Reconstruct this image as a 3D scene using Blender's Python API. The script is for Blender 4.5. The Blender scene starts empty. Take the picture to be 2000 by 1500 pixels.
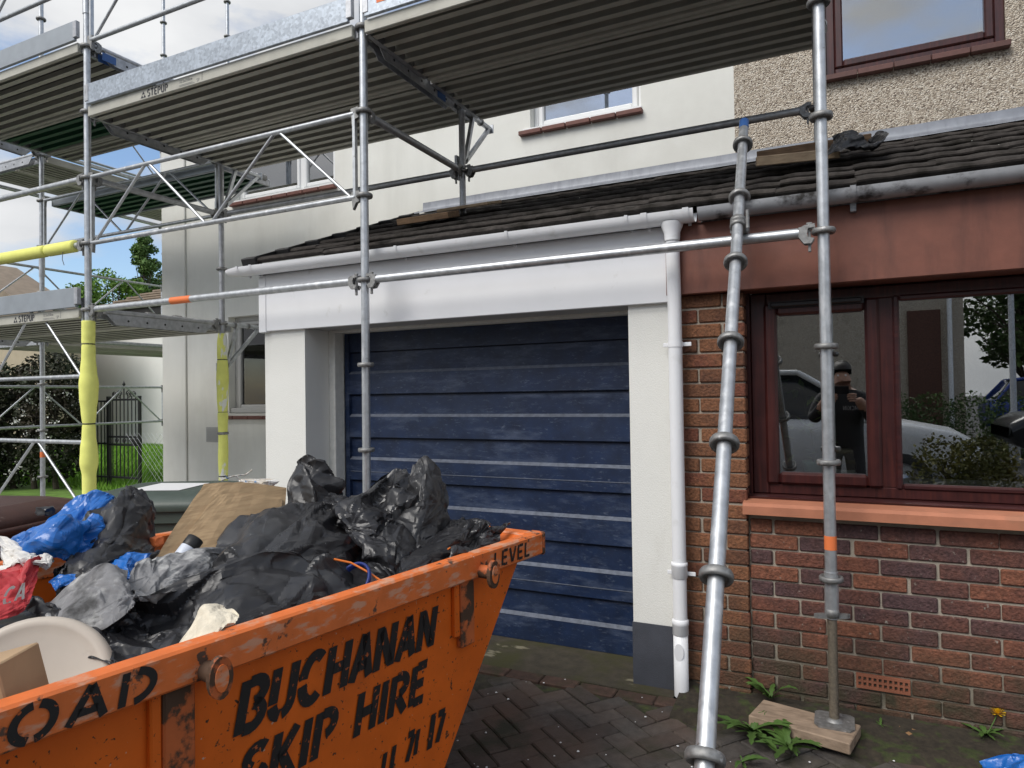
import bpy, bmesh, math, random
import numpy as np
from mathutils import Vector, Matrix, noise
random.seed(7); RNG=np.random.default_rng(7)
S=bpy.context.scene; COL=S.collection
R=math.radians
# ------------------------------------------------------------------ camera
H=1.5
F=1330.; YAW=R(25.7); PITCH=R(0.92); ROLL=0.0148
fw=Vector((-math.sin(YAW)*math.cos(PITCH),math.cos(YAW)*math.cos(PITCH),math.sin(PITCH)))
r0=Vector((math.cos(YAW),math.sin(YAW),0)); u0=r0.cross(fw)
rt=r0*math.cos(ROLL)-u0*math.sin(ROLL); up=u0*math.cos(ROLL)+r0*math.sin(ROLL)
cd=bpy.data.cameras.new('camera'); cam=bpy.data.objects.new('camera',cd); COL.objects.link(cam)
cd.sensor_width=36; cd.lens=F/2000*36; cd.clip_start=.02; cd.clip_end=600
cam.matrix_world=Matrix(((rt.x,up.x,-fw.x,0),(rt.y,up.y,-fw.y,0),(rt.z,up.z,-fw.z,H),(0,0,0,1)))
S.camera=cam
S.render.resolution_x=1024; S.render.resolution_y=768
S.view_settings.view_transform='Standard'; S.view_settings.look='None'; S.view_settings.gamma=1
S.view_settings.use_curve_mapping=False; S.view_settings.exposure=.86
# ------------------------------------------------------------------ world: Nishita sky behind broken cloud
SUN_EL=R(47); SUN_AZ=R(203)      # compass-like: direction the light comes from (x=sin, y=cos)
W=bpy.data.worlds.new('World'); S.world=W; W.use_nodes=True
nt=W.node_tree; N=nt.nodes; L=nt.links; N.clear()
def wn(t,**k):
    n=N.new(t)
    for a,b in k.items(): setattr(n,a,b)
    return n
sky=wn('ShaderNodeTexSky',sky_type='NISHITA',sun_disc=False,sun_elevation=SUN_EL,sun_rotation=SUN_AZ)
tc=wn('ShaderNodeTexCoord'); mp=wn('ShaderNodeMapping'); mp.inputs['Scale'].default_value=(1,1,2.6)
n1=wn('ShaderNodeTexNoise'); n1.inputs['Scale'].default_value=2.3; n1.inputs['Detail'].default_value=8; n1.inputs['Roughness'].default_value=.55
n2=wn('ShaderNodeTexNoise'); n2.inputs['Scale'].default_value=3.1; n2.inputs['Detail'].default_value=6
rm=wn('ShaderNodeValToRGB'); rm.color_ramp.elements[0].position=.40; rm.color_ramp.elements[1].position=.52
cc=wn('ShaderNodeValToRGB'); e=cc.color_ramp.elements; e[0].position=.3; e[0].color=(3.1,3.2,3.4,1); e[1].position=.68; e[1].color=(5.0,5.05,5.1,1)
mx=wn('ShaderNodeMixRGB'); bg=wn('ShaderNodeBackground'); bg.inputs['Strength'].default_value=.1
out=wn('ShaderNodeOutputWorld')
sk=wn('ShaderNodeMixRGB',blend_type='MULTIPLY'); sk.inputs[0].default_value=1; sk.inputs[2].default_value=(.9,.95,1.0,1)
L.new(tc.outputs['Generated'],mp.inputs[0]); L.new(mp.outputs[0],n1.inputs['Vector']); L.new(mp.outputs[0],n2.inputs['Vector'])
L.new(n1.outputs[0],rm.inputs[0]); L.new(n2.outputs[0],cc.inputs[0])
L.new(sky.outputs[0],sk.inputs[1]); L.new(rm.outputs[0],mx.inputs[0]); L.new(sk.outputs[0],mx.inputs[1]); L.new(cc.outputs[0],mx.inputs[2])
L.new(mx.outputs[0],bg.inputs[0]); L.new(bg.outputs[0],out.inputs[0])
sd=bpy.data.lights.new('sun','SUN'); sd.energy=1.5; sd.angle=R(34); sd.color=(1,.96,.9)
so=bpy.data.objects.new('sun',sd); COL.objects.link(so)
sdir=Vector((math.sin(SUN_AZ)*math.cos(SUN_EL),math.cos(SUN_AZ)*math.cos(SUN_EL),math.sin(SUN_EL)))
so.rotation_euler=(-sdir).to_track_quat('-Z','Y').to_euler(); so.location=sdir*60
# ------------------------------------------------------------------ pixel helpers (photo is 2000 x 1500)
def ray(x,y): return fw+rt*((x-1000)/F)-up*((y-750)/F)
CP=Vector((0,0,H))
def onY(x,y,Y): d=ray(x,y); return CP+d*(Y/d.y)
def onX(x,y,X): d=ray(x,y); return CP+d*(X/d.x)
def onZ(x,y,Z): d=ray(x,y); return CP+d*((Z-H)/d.z)
# ------------------------------------------------------------------ materials
MATS={}
def mat(name,col,rough=.6,metal=0,var=.0,vscale=6,col2=None,mix=(.45,.6),bump=0,bscale=40,detail=5,obj_rand=0,spec=.5,stretch=None,extra=None,bdist=.004):
    """Principled material; noise blends col into col2, brightness variation var, noise bump"""
    if name in MATS: return MATS[name]
    m=bpy.data.materials.new(name); m.use_nodes=True; t=m.node_tree; n=t.nodes; l=t.links
    b=n['Principled BSDF']; b.inputs['Roughness'].default_value=rough; b.inputs['Metallic'].default_value=metal
    b.inputs['Specular IOR Level'].default_value=spec
    geo=n.new('ShaderNodeNewGeometry'); pos=geo.outputs['Position']
    if stretch:
        mpn=n.new('ShaderNodeMapping'); mpn.inputs['Scale'].default_value=stretch; l.new(pos,mpn.inputs[0]); pos=mpn.outputs[0]
    def nz(s,d=detail,r=.55):
        q=n.new('ShaderNodeTexNoise'); q.inputs['Scale'].default_value=s; q.inputs['Detail'].default_value=d; q.inputs['Roughness'].default_value=r; l.new(pos,q.inputs['Vector']); return q.outputs[0]
    c=n.new('ShaderNodeRGB'); c.outputs[0].default_value=(*col,1); cur=c.outputs[0]
    if col2:
        rp=n.new('ShaderNodeValToRGB'); rp.color_ramp.elements[0].position=mix[0]; rp.color_ramp.elements[1].position=mix[1]
        l.new(nz(vscale),rp.inputs[0]); q=n.new('ShaderNodeMixRGB'); l.new(rp.outputs[0],q.inputs[0]); l.new(cur,q.inputs[1]); q.inputs[2].default_value=(*col2,1); cur=q.outputs[0]
    if var:
        mr=n.new('ShaderNodeMapRange'); mr.inputs[1].default_value=.3; mr.inputs[2].default_value=.7; mr.inputs[3].default_value=1-var; mr.inputs[4].default_value=1+var
        l.new(nz(vscale*2.7,6),mr.inputs[0]); q=n.new('ShaderNodeMixRGB'); q.blend_type='MULTIPLY'; q.inputs[0].default_value=1; l.new(cur,q.inputs[1]); l.new(mr.outputs[0],q.inputs[2]); cur=q.outputs[0]
    if obj_rand:
        oi=n.new('ShaderNodeObjectInfo'); mr=n.new('ShaderNodeMapRange'); mr.inputs[3].default_value=1-obj_rand; mr.inputs[4].default_value=1+obj_rand
        l.new(oi.outputs['Random'],mr.inputs[0]); q=n.new('ShaderNodeMixRGB'); q.blend_type='MULTIPLY'; q.inputs[0].default_value=1; l.new(cur,q.inputs[1]); l.new(mr.outputs[0],q.inputs[2]); cur=q.outputs[0]
    if extra: cur=extra(n,l,cur,pos,nz,b)
    l.new(cur,b.inputs['Base Color'])
    if bump:
        bp=n.new('ShaderNodeBump'); bp.inputs['Strength'].default_value=bump; bp.inputs['Distance'].default_value=bdist; l.new(nz(bscale,4),bp.inputs['Height']); l.new(bp.outputs[0],b.inputs['Normal'])
    MATS[name]=m; return m
def overlay(color,scale,lo,hi,detail=6,rough=None,axis=None,rr=.6):
    """extra(): lay a second colour over the first where noise exceeds a threshold (dirt, scuffs, moss)"""
    def f(n,l,cur,pos,nz,b):
        if axis:
            mpn=n.new('ShaderNodeMapping'); mpn.inputs['Scale'].default_value=axis; l.new(pos,mpn.inputs[0])
            q=n.new('ShaderNodeTexNoise'); q.inputs['Scale'].default_value=scale; q.inputs['Detail'].default_value=detail; q.inputs['Roughness'].default_value=rr; l.new(mpn.outputs[0],q.inputs['Vector']); o=q.outputs[0]
        else: o=nz(scale,detail,rr)
        rp=n.new('ShaderNodeValToRGB'); rp.color_ramp.elements[0].position=lo; rp.color_ramp.elements[1].position=hi
        l.new(o,rp.inputs[0]); q=n.new('ShaderNodeMixRGB'); l.new(rp.outputs[0],q.inputs[0]); l.new(cur,q.inputs[1]); q.inputs[2].default_value=(*color,1)
        if rough is not None:
            mr=n.new('ShaderNodeMapRange'); mr.inputs[3].default_value=b.inputs['Roughness'].default_value; mr.inputs[4].default_value=rough; l.new(rp.outputs[0],mr.inputs[0]); l.new(mr.outputs[0],b.inputs['Roughness'])
        return q.outputs[0]
    return f
def chain(*fs):
    def f(n,l,cur,pos,nz,b):
        for g in fs: cur=g(n,l,cur,pos,nz,b)
        return cur
    return f
def zfade(color,z0,z1,scale=9,amt=1.0):
    """extra(): growth or damp whose edge is broken by noise, strongest below z0, gone above z1 (moss line on a wall foot)"""
    def f(n,l,cur,pos,nz,b):
        sx=n.new('ShaderNodeSeparateXYZ'); l.new(pos,sx.inputs[0])
        mr=n.new('ShaderNodeMapRange'); mr.inputs[1].default_value=z1; mr.inputs[2].default_value=z0; l.new(sx.outputs[2],mr.inputs[0])
        ad=n.new('ShaderNodeMath'); ad.operation='MULTIPLY'; l.new(mr.outputs[0],ad.inputs[0])
        m2=n.new('ShaderNodeMapRange'); m2.inputs[1].default_value=.3; m2.inputs[2].default_value=.6; m2.inputs[4].default_value=amt; l.new(nz(scale,5),m2.inputs[0]); l.new(m2.outputs[0],ad.inputs[1])
        q=n.new('ShaderNodeMixRGB'); l.new(ad.outputs[0],q.inputs[0]); l.new(cur,q.inputs[1]); q.inputs[2].default_value=(*color,1); return q.outputs[0]
    return f
def glass_mat(name,tint=(.82,.86,.86),base=.10,rough=.0):
    m=bpy.data.materials.new(name); m.use_nodes=True; t=m.node_tree; n=t.nodes; l=t.links; n.clear()
    o=n.new('ShaderNodeOutputMaterial'); tr=n.new('ShaderNodeBsdfTransparent'); tr.inputs[0].default_value=(*tint,1)
    gl=n.new('ShaderNodeBsdfGlossy'); gl.inputs['Roughness'].default_value=rough; gl.inputs[0].default_value=(1,1,1,1)
    fr=n.new('ShaderNodeFresnel'); fr.inputs[0].default_value=1.5; ad=n.new('ShaderNodeMath'); ad.operation='ADD'; ad.use_clamp=True; ad.inputs[1].default_value=base
    mxs=n.new('ShaderNodeMixShader'); l.new(fr.outputs[0],ad.inputs[0]); l.new(ad.outputs[0],mxs.inputs[0]); l.new(tr.outputs[0],mxs.inputs[1]); l.new(gl.outputs[0],mxs.inputs[2]); l.new(mxs.outputs[0],o.inputs[0])
    MATS[name]=m; return m
# ------------------------------------------------------------------ mesh builder
I4=Matrix.Identity(4)
class MB:
    def __init__(s,M=None): s.v=[]; s.f=[]; s.sm=[]; s.M=M or I4
    def add(s,vs,fs,smooth=False):
        o=len(s.v); s.v+=[tuple(s.M@Vector(v)) for v in vs]; s.f+=[tuple(i+o for i in f) for f in fs]; s.sm+=[smooth]*len(fs); return s
    def box(s,a,b,bev=0,M=None):
        x0,y0,z0=[min(p,q) for p,q in zip(a,b)]; x1,y1,z1=[max(p,q) for p,q in zip(a,b)]
        if bev<=0:
            vs=[(x,y,z) for z in (z0,z1) for y in (y0,y1) for x in (x0,x1)]
            fs=[(0,2,3,1),(4,5,7,6),(0,1,5,4),(2,6,7,3),(0,4,6,2),(1,3,7,5)]
        else:
            e=min(bev,(x1-x0)*.45,(y1-y0)*.45,(z1-z0)*.45); vs=[];idx={}
            for sx in (0,1):
                for sy in (0,1):
                    for sz in (0,1):
                        X=(x0,x1)[sx];Y=(y0,y1)[sy];Z=(z0,z1)[sz]; dx=(e,-e)[sx];dy=(e,-e)[sy];dz=(e,-e)[sz]
                        for k,p in enumerate(((X,Y+dy,Z+dz),(X+dx,Y,Z+dz),(X+dx,Y+dy,Z))): idx[sx,sy,sz,k]=len(vs); vs.append(p)
            fs=[]
            g=lambda *q:idx[q]
            for q in (0,1):
                fs.append([g(q,0,0,0),g(q,1,0,0),g(q,1,1,0),g(q,0,1,0)]); fs.append([g(0,q,0,1),g(1,q,0,1),g(1,q,1,1),g(0,q,1,1)]); fs.append([g(0,0,q,2),g(1,0,q,2),g(1,1,q,2),g(0,1,q,2)])
            for a_ in (0,1):
                for b_ in (0,1):
                    fs.append([g(a_,b_,0,0),g(a_,b_,1,0),g(a_,b_,1,1),g(a_,b_,0,1)]); fs.append([g(a_,0,b_,0),g(a_,1,b_,0),g(a_,1,b_,2),g(a_,0,b_,2)]); fs.append([g(0,a_,b_,1),g(1,a_,b_,1),g(1,a_,b_,2),g(0,a_,b_,2)])
                    for c_ in (0,1): fs.append([g(a_,b_,c_,0),g(a_,b_,c_,1),g(a_,b_,c_,2)])
            fs=[tuple(f) for f in fs]
        if M is not None: vs=[tuple(M@Vector(v)) for v in vs]
        return s.add(vs,fs)
    def tube(s,p,q,r,n=12,r2=None,cap=True,smooth=True):
        p=Vector(p);q=Vector(q);d=(q-p).normalized(); a=d.orthogonal().normalized(); b=d.cross(a); r2=r if r2 is None else r2
        vs=[]
        for c,rr in ((p,r),(q,r2)):
            for i in range(n): t=2*math.pi*i/n; vs.append(tuple(c+a*(rr*math.cos(t))+b*(rr*math.sin(t))))
        s.add(vs,[(i,(i+1)%n,n+(i+1)%n,n+i) for i in range(n)],smooth)
        if cap: s.add(vs,[tuple(range(n))[::-1],tuple(range(n,2*n))])
        return s
    def path(s,pts,r,n=8,smooth=True,closed=False):
        pts=[Vector(p) for p in pts]; m=len(pts); vs=[]; a=None
        for i,p in enumerate(pts):
            d=(pts[min(i+1,m-1)]-pts[max(i-1,0)]).normalized()
            if a is None: a=d.orthogonal().normalized()
            a=(a-d*a.dot(d)).normalized(); b=d.cross(a); rr=r[i] if isinstance(r,(list,tuple)) else r
            for k in range(n): t=2*math.pi*k/n; vs.append(tuple(p+a*(rr*math.cos(t))+b*(rr*math.sin(t))))
        fs=[(i*n+k,i*n+(k+1)%n,(i+1)*n+(k+1)%n,(i+1)*n+k) for i in range(m-1) for k in range(n)]
        s.add(vs,fs,smooth); s.add(vs,[tuple(range(n))[::-1],tuple(range((m-1)*n,m*n))]); return s
    def lathe(s,prof,c,axis=(0,0,1),n=20,smooth=True,M=None):
        """prof: (radius, height) list"""
        c=Vector(c); d=Vector(axis).normalized(); a=d.orthogonal().normalized(); b=d.cross(a); vs=[]
        for r,h in prof:
            for i in range(n): t=2*math.pi*i/n; vs.append(tuple(c+d*h+a*(r*math.cos(t))+b*(r*math.sin(t))))
        m=len(prof); return s.add(vs,[(j*n+i,j*n+(i+1)%n,(j+1)*n+(i+1)%n,(j+1)*n+i) for j in range(m-1) for i in range(n)],smooth)
    def prism(s,poly,d,smooth=False):
        """poly: 3D points of a planar outline; d: extrusion vector"""
        n=len(poly); d=Vector(d); vs=[tuple(Vector(p)) for p in poly]+[tuple(Vector(p)+d) for p in poly]
        s.add(vs,[tuple(range(n))[::-1],tuple(range(n,2*n))]); s.add(vs,[(i,(i+1)%n,n+(i+1)%n,n+i) for i in range(n)],smooth); return s
    def quad(s,*p): return s.add(p,[tuple(range(len(p)))])
    def grid(s,P,smooth=True,closed_u=False):
        """P[i][j] -> points"""
        m=len(P);n=len(P[0]); vs=[tuple(p) for row in P for p in row]
        return s.add(vs,[(i*n+j,i*n+(j+1)%n,(i+1)*n+(j+1)%n,(i+1)*n+j) for i in range(m-1) for j in range(n if closed_u else n-1)],smooth)
    def build(s,name,m,parent=None,fix=True):
        return mesh_obj(name,np.array(s.v,dtype=float),s.f,m,parent,s.sm,fix)
def mesh_obj(name,V,faces,m,parent=None,smooth=None,fix=False):
    V=np.asarray(V,dtype=float); o=Vector(((V[:,0].min()+V[:,0].max())/2,(V[:,1].min()+V[:,1].max())/2,V[:,2].min()))
    me=bpy.data.meshes.new(name); me.from_pydata((V-np.array(o)).tolist(),[],faces)
    if smooth is not None: me.polygons.foreach_set('use_smooth',smooth if isinstance(smooth,list) else [bool(smooth)]*len(me.polygons))
    if fix:
        bm=bmesh.new(); bm.from_mesh(me); bmesh.ops.recalc_face_normals(bm,faces=bm.faces); bm.to_mesh(me); bm.free()
    me.materials.append(m if not isinstance(m,str) else MATS[m]); ob=bpy.data.objects.new(name,me); COL.objects.link(ob)
    place(ob,o,parent); return ob
WLOC={}
def place(ob,o,parent):
    o=Vector(o); WLOC[ob.name]=o
    if parent is None: ob.location=o
    else: ob.parent=parent; ob.location=o-WLOC[parent.name]
def tag(o,label=None,cat=None,group=None,kind=None):
    if label: o['label']=label
    if cat: o['category']=cat
    if group: o['group']=group
    if kind: o['kind']=kind
    return o
def thing(name,label,cat,loc,group=None):
    o=bpy.data.objects.new(name,None); COL.objects.link(o); o.location=loc; o.empty_display_size=.1; WLOC[o.name]=Vector(loc)
    return tag(o,label,cat,group)
def inst(src,name,loc,parent=None,rot=None,scale=None):
    """another piece that shares src's mesh"""
    o=bpy.data.objects.new(name,src.data); COL.objects.link(o); place(o,loc,parent)
    if rot: o.rotation_euler=rot
    if scale: o.scale=scale
    return o
def raw_mesh(name,vs,fs,m,smooth=False):
    me=bpy.data.meshes.new(name); me.from_pydata(vs,[],fs); me.materials.append(MATS[m] if isinstance(m,str) else m)
    if smooth: me.polygons.foreach_set('use_smooth',[True]*len(me.polygons))
    return me
def put(me,name,loc,parent=None,rot=None,scale=None):
    o=bpy.data.objects.new(name,me); COL.objects.link(o); place(o,loc,parent)
    if rot: o.rotation_euler=rot
    if scale: o.scale=scale
    return o
# ================================================================== materials
mat('render_white',(.76,.76,.71),.9,extra=chain(overlay((.64,.64,.59),1.3,.50,.85,5,None,(2.2,2.2,.35)),overlay((.60,.59,.54),.6,.55,.8,6)),bump=.35,bscale=160,var=.03,vscale=.7,bdist=.003)
mat('render_pillar',(.75,.75,.71),.9,extra=overlay((.62,.61,.56),1.8,.56,.85,6,None,(2,2,.5)),bump=.6,bscale=210,var=.025,vscale=1,bdist=.004)
mat('plinth_grey',(.055,.06,.075),.8,bump=.4,bscale=200,var=.12,vscale=4)
mat('pvc_white',(.80,.81,.83),.32,var=.02,vscale=2,extra=overlay((.55,.55,.52),7,.62,.85))
mat('pvc_window',(.74,.75,.75),.35)
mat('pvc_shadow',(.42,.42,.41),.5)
mat('door_blue',(.0065,.018,.054),.45,var=.3,vscale=3,col2=(.014,.026,.060),mix=(.45,.75),
    extra=chain(overlay((.085,.11,.17),4,.52,.80,9,.7,(.6,1,2.4),.72),overlay((.15,.18,.24),22,.57,.78,8,.75,(1,1,3.2),.78),overlay((.30,.33,.38),48,.655,.69,10,.8,None,.85)),bump=.12,bscale=90)
mat('door_ledge',(.105,.12,.155),.75,var=.3,vscale=12,extra=overlay((.03,.04,.08),9,.62,.85))  # door colour lightened to paint in sky light on ledges; seam trims share it
mat('timber_white',(.66,.66,.62),.7,var=.08,vscale=9,extra=overlay((.35,.3,.24),14,.70,.76))
mat('brown_fascia',(.175,.062,.040),.55,var=.12,vscale=4,extra=chain(overlay((.36,.22,.12),5,.665,.70,8,.8,(.6,1,2.2),.7),overlay((.08,.03,.022),2.5,.5,.75,5,None,(3,1,.6))),bump=.15,bscale=30,stretch=(1,1,1))
mat('rosewood',(.040,.010,.010),.34,var=.3,vscale=5,stretch=(1,1,1),extra=overlay((.075,.018,.014),22,.45,.7,6,None,(2.5,2.5,.12)))
mat('rosewood_h',(.036,.010,.011),.34,var=.3,vscale=5,extra=overlay((.07,.018,.015),22,.45,.7,6,None,(.12,2.5,2.5)))
mat('sill_terracotta',(.42,.165,.092),.7,var=.12,vscale=4,extra=overlay((.30,.15,.09),6,.55,.8),bump=.1,bscale=120)
mat('tile_red',(.14,.055,.042),.65,var=.2,vscale=8,obj_rand=.15)
mat('sill_brown',(.10,.04,.032),.6,obj_rand=.15,var=.15)
def hue_bricks(name,ramp,extra=None):
    def f(n,l,cur,pos,nz,b):
        oi=n.new('ShaderNodeObjectInfo'); rp=n.new('ShaderNodeValToRGB'); el=rp.color_ramp.elements
        while len(el)<len(ramp): el.new(.5)
        for k,(p,c) in enumerate(ramp): el[k].position=p; el[k].color=(*c,1)
        # each brick is fired unevenly: shift its place on the ramp by a slow noise
        ad=n.new('ShaderNodeMath'); ad.operation='MULTIPLY_ADD'; ad.inputs[1].default_value=.9; l.new(nz(7,2),ad.inputs[0]); 
        sb=n.new('ShaderNodeMath'); sb.operation='SUBTRACT'; sb.inputs[1].default_value=.45; l.new(oi.outputs['Random'],sb.inputs[0]); l.new(sb.outputs[0],ad.inputs[2])
        l.new(ad.outputs[0],rp.inputs[0]); q=n.new('ShaderNodeMixRGB'); q.blend_type='MULTIPLY'; q.inputs[0].default_value=1; l.new(rp.outputs[0],q.inputs[1])
        mr=n.new('ShaderNodeMapRange'); mr.inputs[1].default_value=.3; mr.inputs[2].default_value=.7; mr.inputs[3].default_value=.55; mr.inputs[4].default_value=1.35; l.new(nz(75,4),mr.inputs[0]); l.new(mr.outputs[0],q.inputs[2])
        return extra(n,l,q.outputs[0],pos,nz,b) if extra else q.outputs[0]
    return mat(name,(1,1,1),.85,extra=f,bump=1.0,bscale=85,bdist=.008)
hue_bricks('brick_red',[(.0,(.080,.042,.043)),(.3,(.105,.045,.036)),(.6,(.15,.055,.035)),(.85,(.20,.075,.042))],
   chain(overlay((.30,.27,.23),34,.64,.71,6),zfade((.045,.037,.019),.10,.50,6,1.0)))
hue_bricks('brick_orange',[(.0,(.11,.045,.024)),(.3,(.17,.072,.034)),(.6,(.21,.088,.04)),(.85,(.15,.05,.028))],
   zfade((.055,.040,.022),.05,.75,6,.8))
mat('mortar',(.37,.325,.265),.95,bump=.8,bscale=220,var=.15,vscale=8,extra=zfade((.06,.055,.03),.06,.5,7,.9))
mat('roof_tile',(.050,.044,.040),.92,var=.3,vscale=10,bump=.6,bscale=45,bdist=.006,obj_rand=.12,extra=chain(overlay((.016,.014,.011),6,.50,.66,6),overlay((.45,.44,.40),34,.745,.765,3)),spec=.2)
mat('tile_edge_black',(.012,.012,.013),.5,var=.2)
mat('lead',(.22,.235,.265),.5,metal=.25,var=.14,vscale=5,extra=chain(overlay((.17,.18,.21),5,.5,.7,5,None,(4,1,1)),overlay((.10,.05,.04),13,.71,.76)),bump=.2,bscale=14)
def pebble(n,l,cur,pos,nz,b):
    vo=n.new('ShaderNodeTexVoronoi'); vo.inputs['Scale'].default_value=115; l.new(pos,vo.inputs['Vector'])
    rp=n.new('ShaderNodeValToRGB'); el=rp.color_ramp.elements; el.new(.4); el.new(.7)
    for k,(p,c) in enumerate([(0,(.17,.135,.105)),(.22,(.43,.36,.28)),(.6,(.58,.50,.40)),(1,(.78,.72,.62))]): el[k].position=p; el[k].color=(*c,1)
    sp=n.new('ShaderNodeSeparateColor'); l.new(vo.outputs['Color'],sp.inputs[0]); l.new(sp.outputs[0],rp.inputs[0])
    bp=n.new('ShaderNodeBump'); bp.inputs['Strength'].default_value=1; bp.inputs['Distance'].default_value=.012; bp.invert=True; l.new(vo.outputs['Distance'],bp.inputs['Height']); l.new(bp.outputs[0],b.inputs['Normal'])
    return rp.outputs[0]
mat('pebbledash',(1,1,1),.95,extra=chain(pebble,overlay((.16,.13,.10),1.6,.58,.85)))
mat('gutter_grey',(.36,.37,.39),.5,var=.1,vscale=5,extra=overlay((.045,.042,.04),11,.50,.66,7,.8,(.8,1,1)))
mat('iron_black',(.012,.012,.013),.45)
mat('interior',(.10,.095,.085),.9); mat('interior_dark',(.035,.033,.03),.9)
mat('curtain',(.60,.62,.60),.9,var=.1,vscale=9,stretch=(6,6,.2))
mat('vent_black',(.012,.009,.009),.4)
glass_mat('window_glass',(.84,.87,.86),.24); glass_mat('kitchen_glass',(.5,.5,.5),.02); glass_mat('upper_glass',(.45,.50,.52),.30)
# ================================================================== ground
def sheet(name,x0,x1,y0,y1,z,m,div=1):
    P=[[(x0+(x1-x0)*i/div,y0+(y1-y0)*j/div,z) for j in range(div+1)] for i in range(div+1)]
    return MB().grid(P,False).build(name,m,None,False)
mat('tarmac',(.055,.055,.056),.9,var=.2,vscale=8,bump=.6,bscale=160)
mat('moss_bed',(.035,.030,.020),.95,var=.4,vscale=12,col2=(.045,.055,.015),mix=(.5,.65),bump=.8,bscale=90)
mat('paver_grey',(.070,.061,.054),.85,var=.3,vscale=9,obj_rand=.32,bump=.7,bscale=120,
    extra=chain(overlay((.10,.060,.042),.9,.5,.66,3),overlay((.16,.15,.13),2.2,.62,.72,6),overlay((.034,.032,.018),3.1,.52,.68,6)))
mat('paver_red',(.060,.034,.024),.85,var=.3,vscale=9,obj_rand=.25,bump=.6,bscale=120,extra=overlay((.03,.032,.012),6,.5,.68))
mat('apron_concrete',(.052,.044,.030),.85,var=.3,vscale=6,bump=.5,bscale=60,extra=chain(overlay((.045,.044,.014),3,.46,.64,6),overlay((.21,.19,.13),1.7,.585,.61,5,None,(1,2.2,1))))
mat('lawn_soil',(.10,.19,.025),.95,var=.3,vscale=2)
mat('soil',(.032,.025,.016),.95,var=.4,vscale=14,bump=1,bscale=60,col2=(.035,.045,.012),mix=(.52,.62))
tag(sheet('ground',-150,150,-150,150,-.06,'tarmac'),kind='structure')
tag(sheet('lawn',-30,-7.6,5.2,24,-.03,'lawn_soil'),kind='structure')
mat('bounce_slab',(.36,.35,.33),.9,var=.15,vscale=3,bump=.4,bscale=90); tag(sheet('bounce_slab',-7.6,-2.35,-.6,5.48,-.016,'bounce_slab'),kind='structure')  # pale slab added out of view to bounce light onto the left wall
drv=tag(sheet('driveway',-2.35,2.6,-.6,3.38,-.012,'moss_bed'),kind='structure')
apron=MB(); apron.box((-3.19,3.375,-.05),(-.77,3.9,-.002)); tag(apron.build('garage_apron','apron_concrete'),kind='structure')
# herringbone pavers 200 x 100 mm laid at 45 degrees, only where the picture shows the paving
pm=MB().box((-.097,-.047,-.05),(.097,.047,0),.006); pav=raw_mesh('paver',pm.v,pm.f,'paver_grey')
cnt=0; ca,sa=math.cos(R(52)),math.sin(R(52))
cells=[]
for i in range(-60,60):
    for j in range(-60,60):
        k=(i-j)%4
        if k==0: u,v,rz=i*.1+.1,j*.1+.05,0
        elif k==3: u,v,rz=i*.1+.05,j*.1+.1,math.pi/2
        else: continue
        x=u*ca-v*sa-.4; y=u*sa+v*ca+2.3
        if -1.75<x<.95 and .9<y<3.26 and not (x>-.72 and y>3.16): cells.append((math.hypot(x+.45,y-2.6),x,y,rz))
cells.sort()
for d,x,y,rz in cells[:290]:
    put(pav,'paver',(x,y,random.uniform(-.004,.003)),drv,(random.gauss(0,.008),random.gauss(0,.008),R(52)+rz+random.gauss(0,.01)))
rest=MB()
for d,x,y,rz in cells[290:]:
    rest.box((-.097,-.047,-.05),(.097,.047,0),.006,Matrix.Translation((x,y,random.uniform(-.004,.003)))@Matrix.Rotation(R(52)+rz,4,'Z'))
if rest.v: tag(rest.build('outer_pavers','paver_grey',drv),kind='stuff')
pm=MB().box((-.098,-.047,-.05),(.098,.047,0),.006); pr=raw_mesh('edging_paver',pm.v,pm.f,'paver_red')
for i in range(14): put(pr,'edging_paver',(-3.35+i*.2005,3.318,random.uniform(-.002,.006)),drv,(0,0,random.gauss(0,.008)))
# soil strip along the brick wall
P=[[(-.74+i*.06,3.13+j*.045,-.03 if j==0 else .006+.05*max(0,noise.noise((i*.35,j*.3,1)))+.035*(j/8)) for j in range(9)] for i in range(56)]
tag(MB().grid(P).build('soil_strip','soil',None,False),kind='structure')
# ================================================================== helper: wall with openings
def wall(x0,x1,z0,z1,y,holes,m,name,parent,depth=.12,th=.25):
    b=MB(); xs=sorted({x0,x1,*[h[0] for h in holes],*[h[1] for h in holes]}); zs=sorted({z0,z1,*[h[2] for h in holes],*[h[3] for h in holes]})
    for i in range(len(xs)-1):
        for j in range(len(zs)-1):
            cx=(xs[i]+xs[i+1])/2; cz=(zs[j]+zs[j+1])/2
            if any(h[0]<cx<h[1] and h[2]<cz<h[3] for h in holes): continue
            b.quad((xs[i],y,zs[j]),(xs[i+1],y,zs[j]),(xs[i+1],y,zs[j+1]),(xs[i],y,zs[j+1]))
    for a,c,d,e in holes:
        Y=y+depth; b.quad((a,y,d),(a,Y,d),(a,Y,e),(a,y,e)); b.quad((c,y,d),(c,y,e),(c,Y,e),(c,Y,d)); b.quad((a,y,e),(a,Y,e),(c,Y,e),(c,y,e)); b.quad((a,y,d),(c,y,d),(c,Y,d),(a,Y,d))
    b.quad((x0,y,z0),(x0,y,z1),(x0,y+th,z1),(x0,y+th,z0)); b.quad((x1,y,z0),(x1,y+th,z0),(x1,y+th,z1),(x1,y,z1)); b.quad((x0,y,z1),(x1,y,z1),(x1,y+th,z1),(x0,y+th,z1))
    return b.build(name,m,parent,False)
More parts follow.
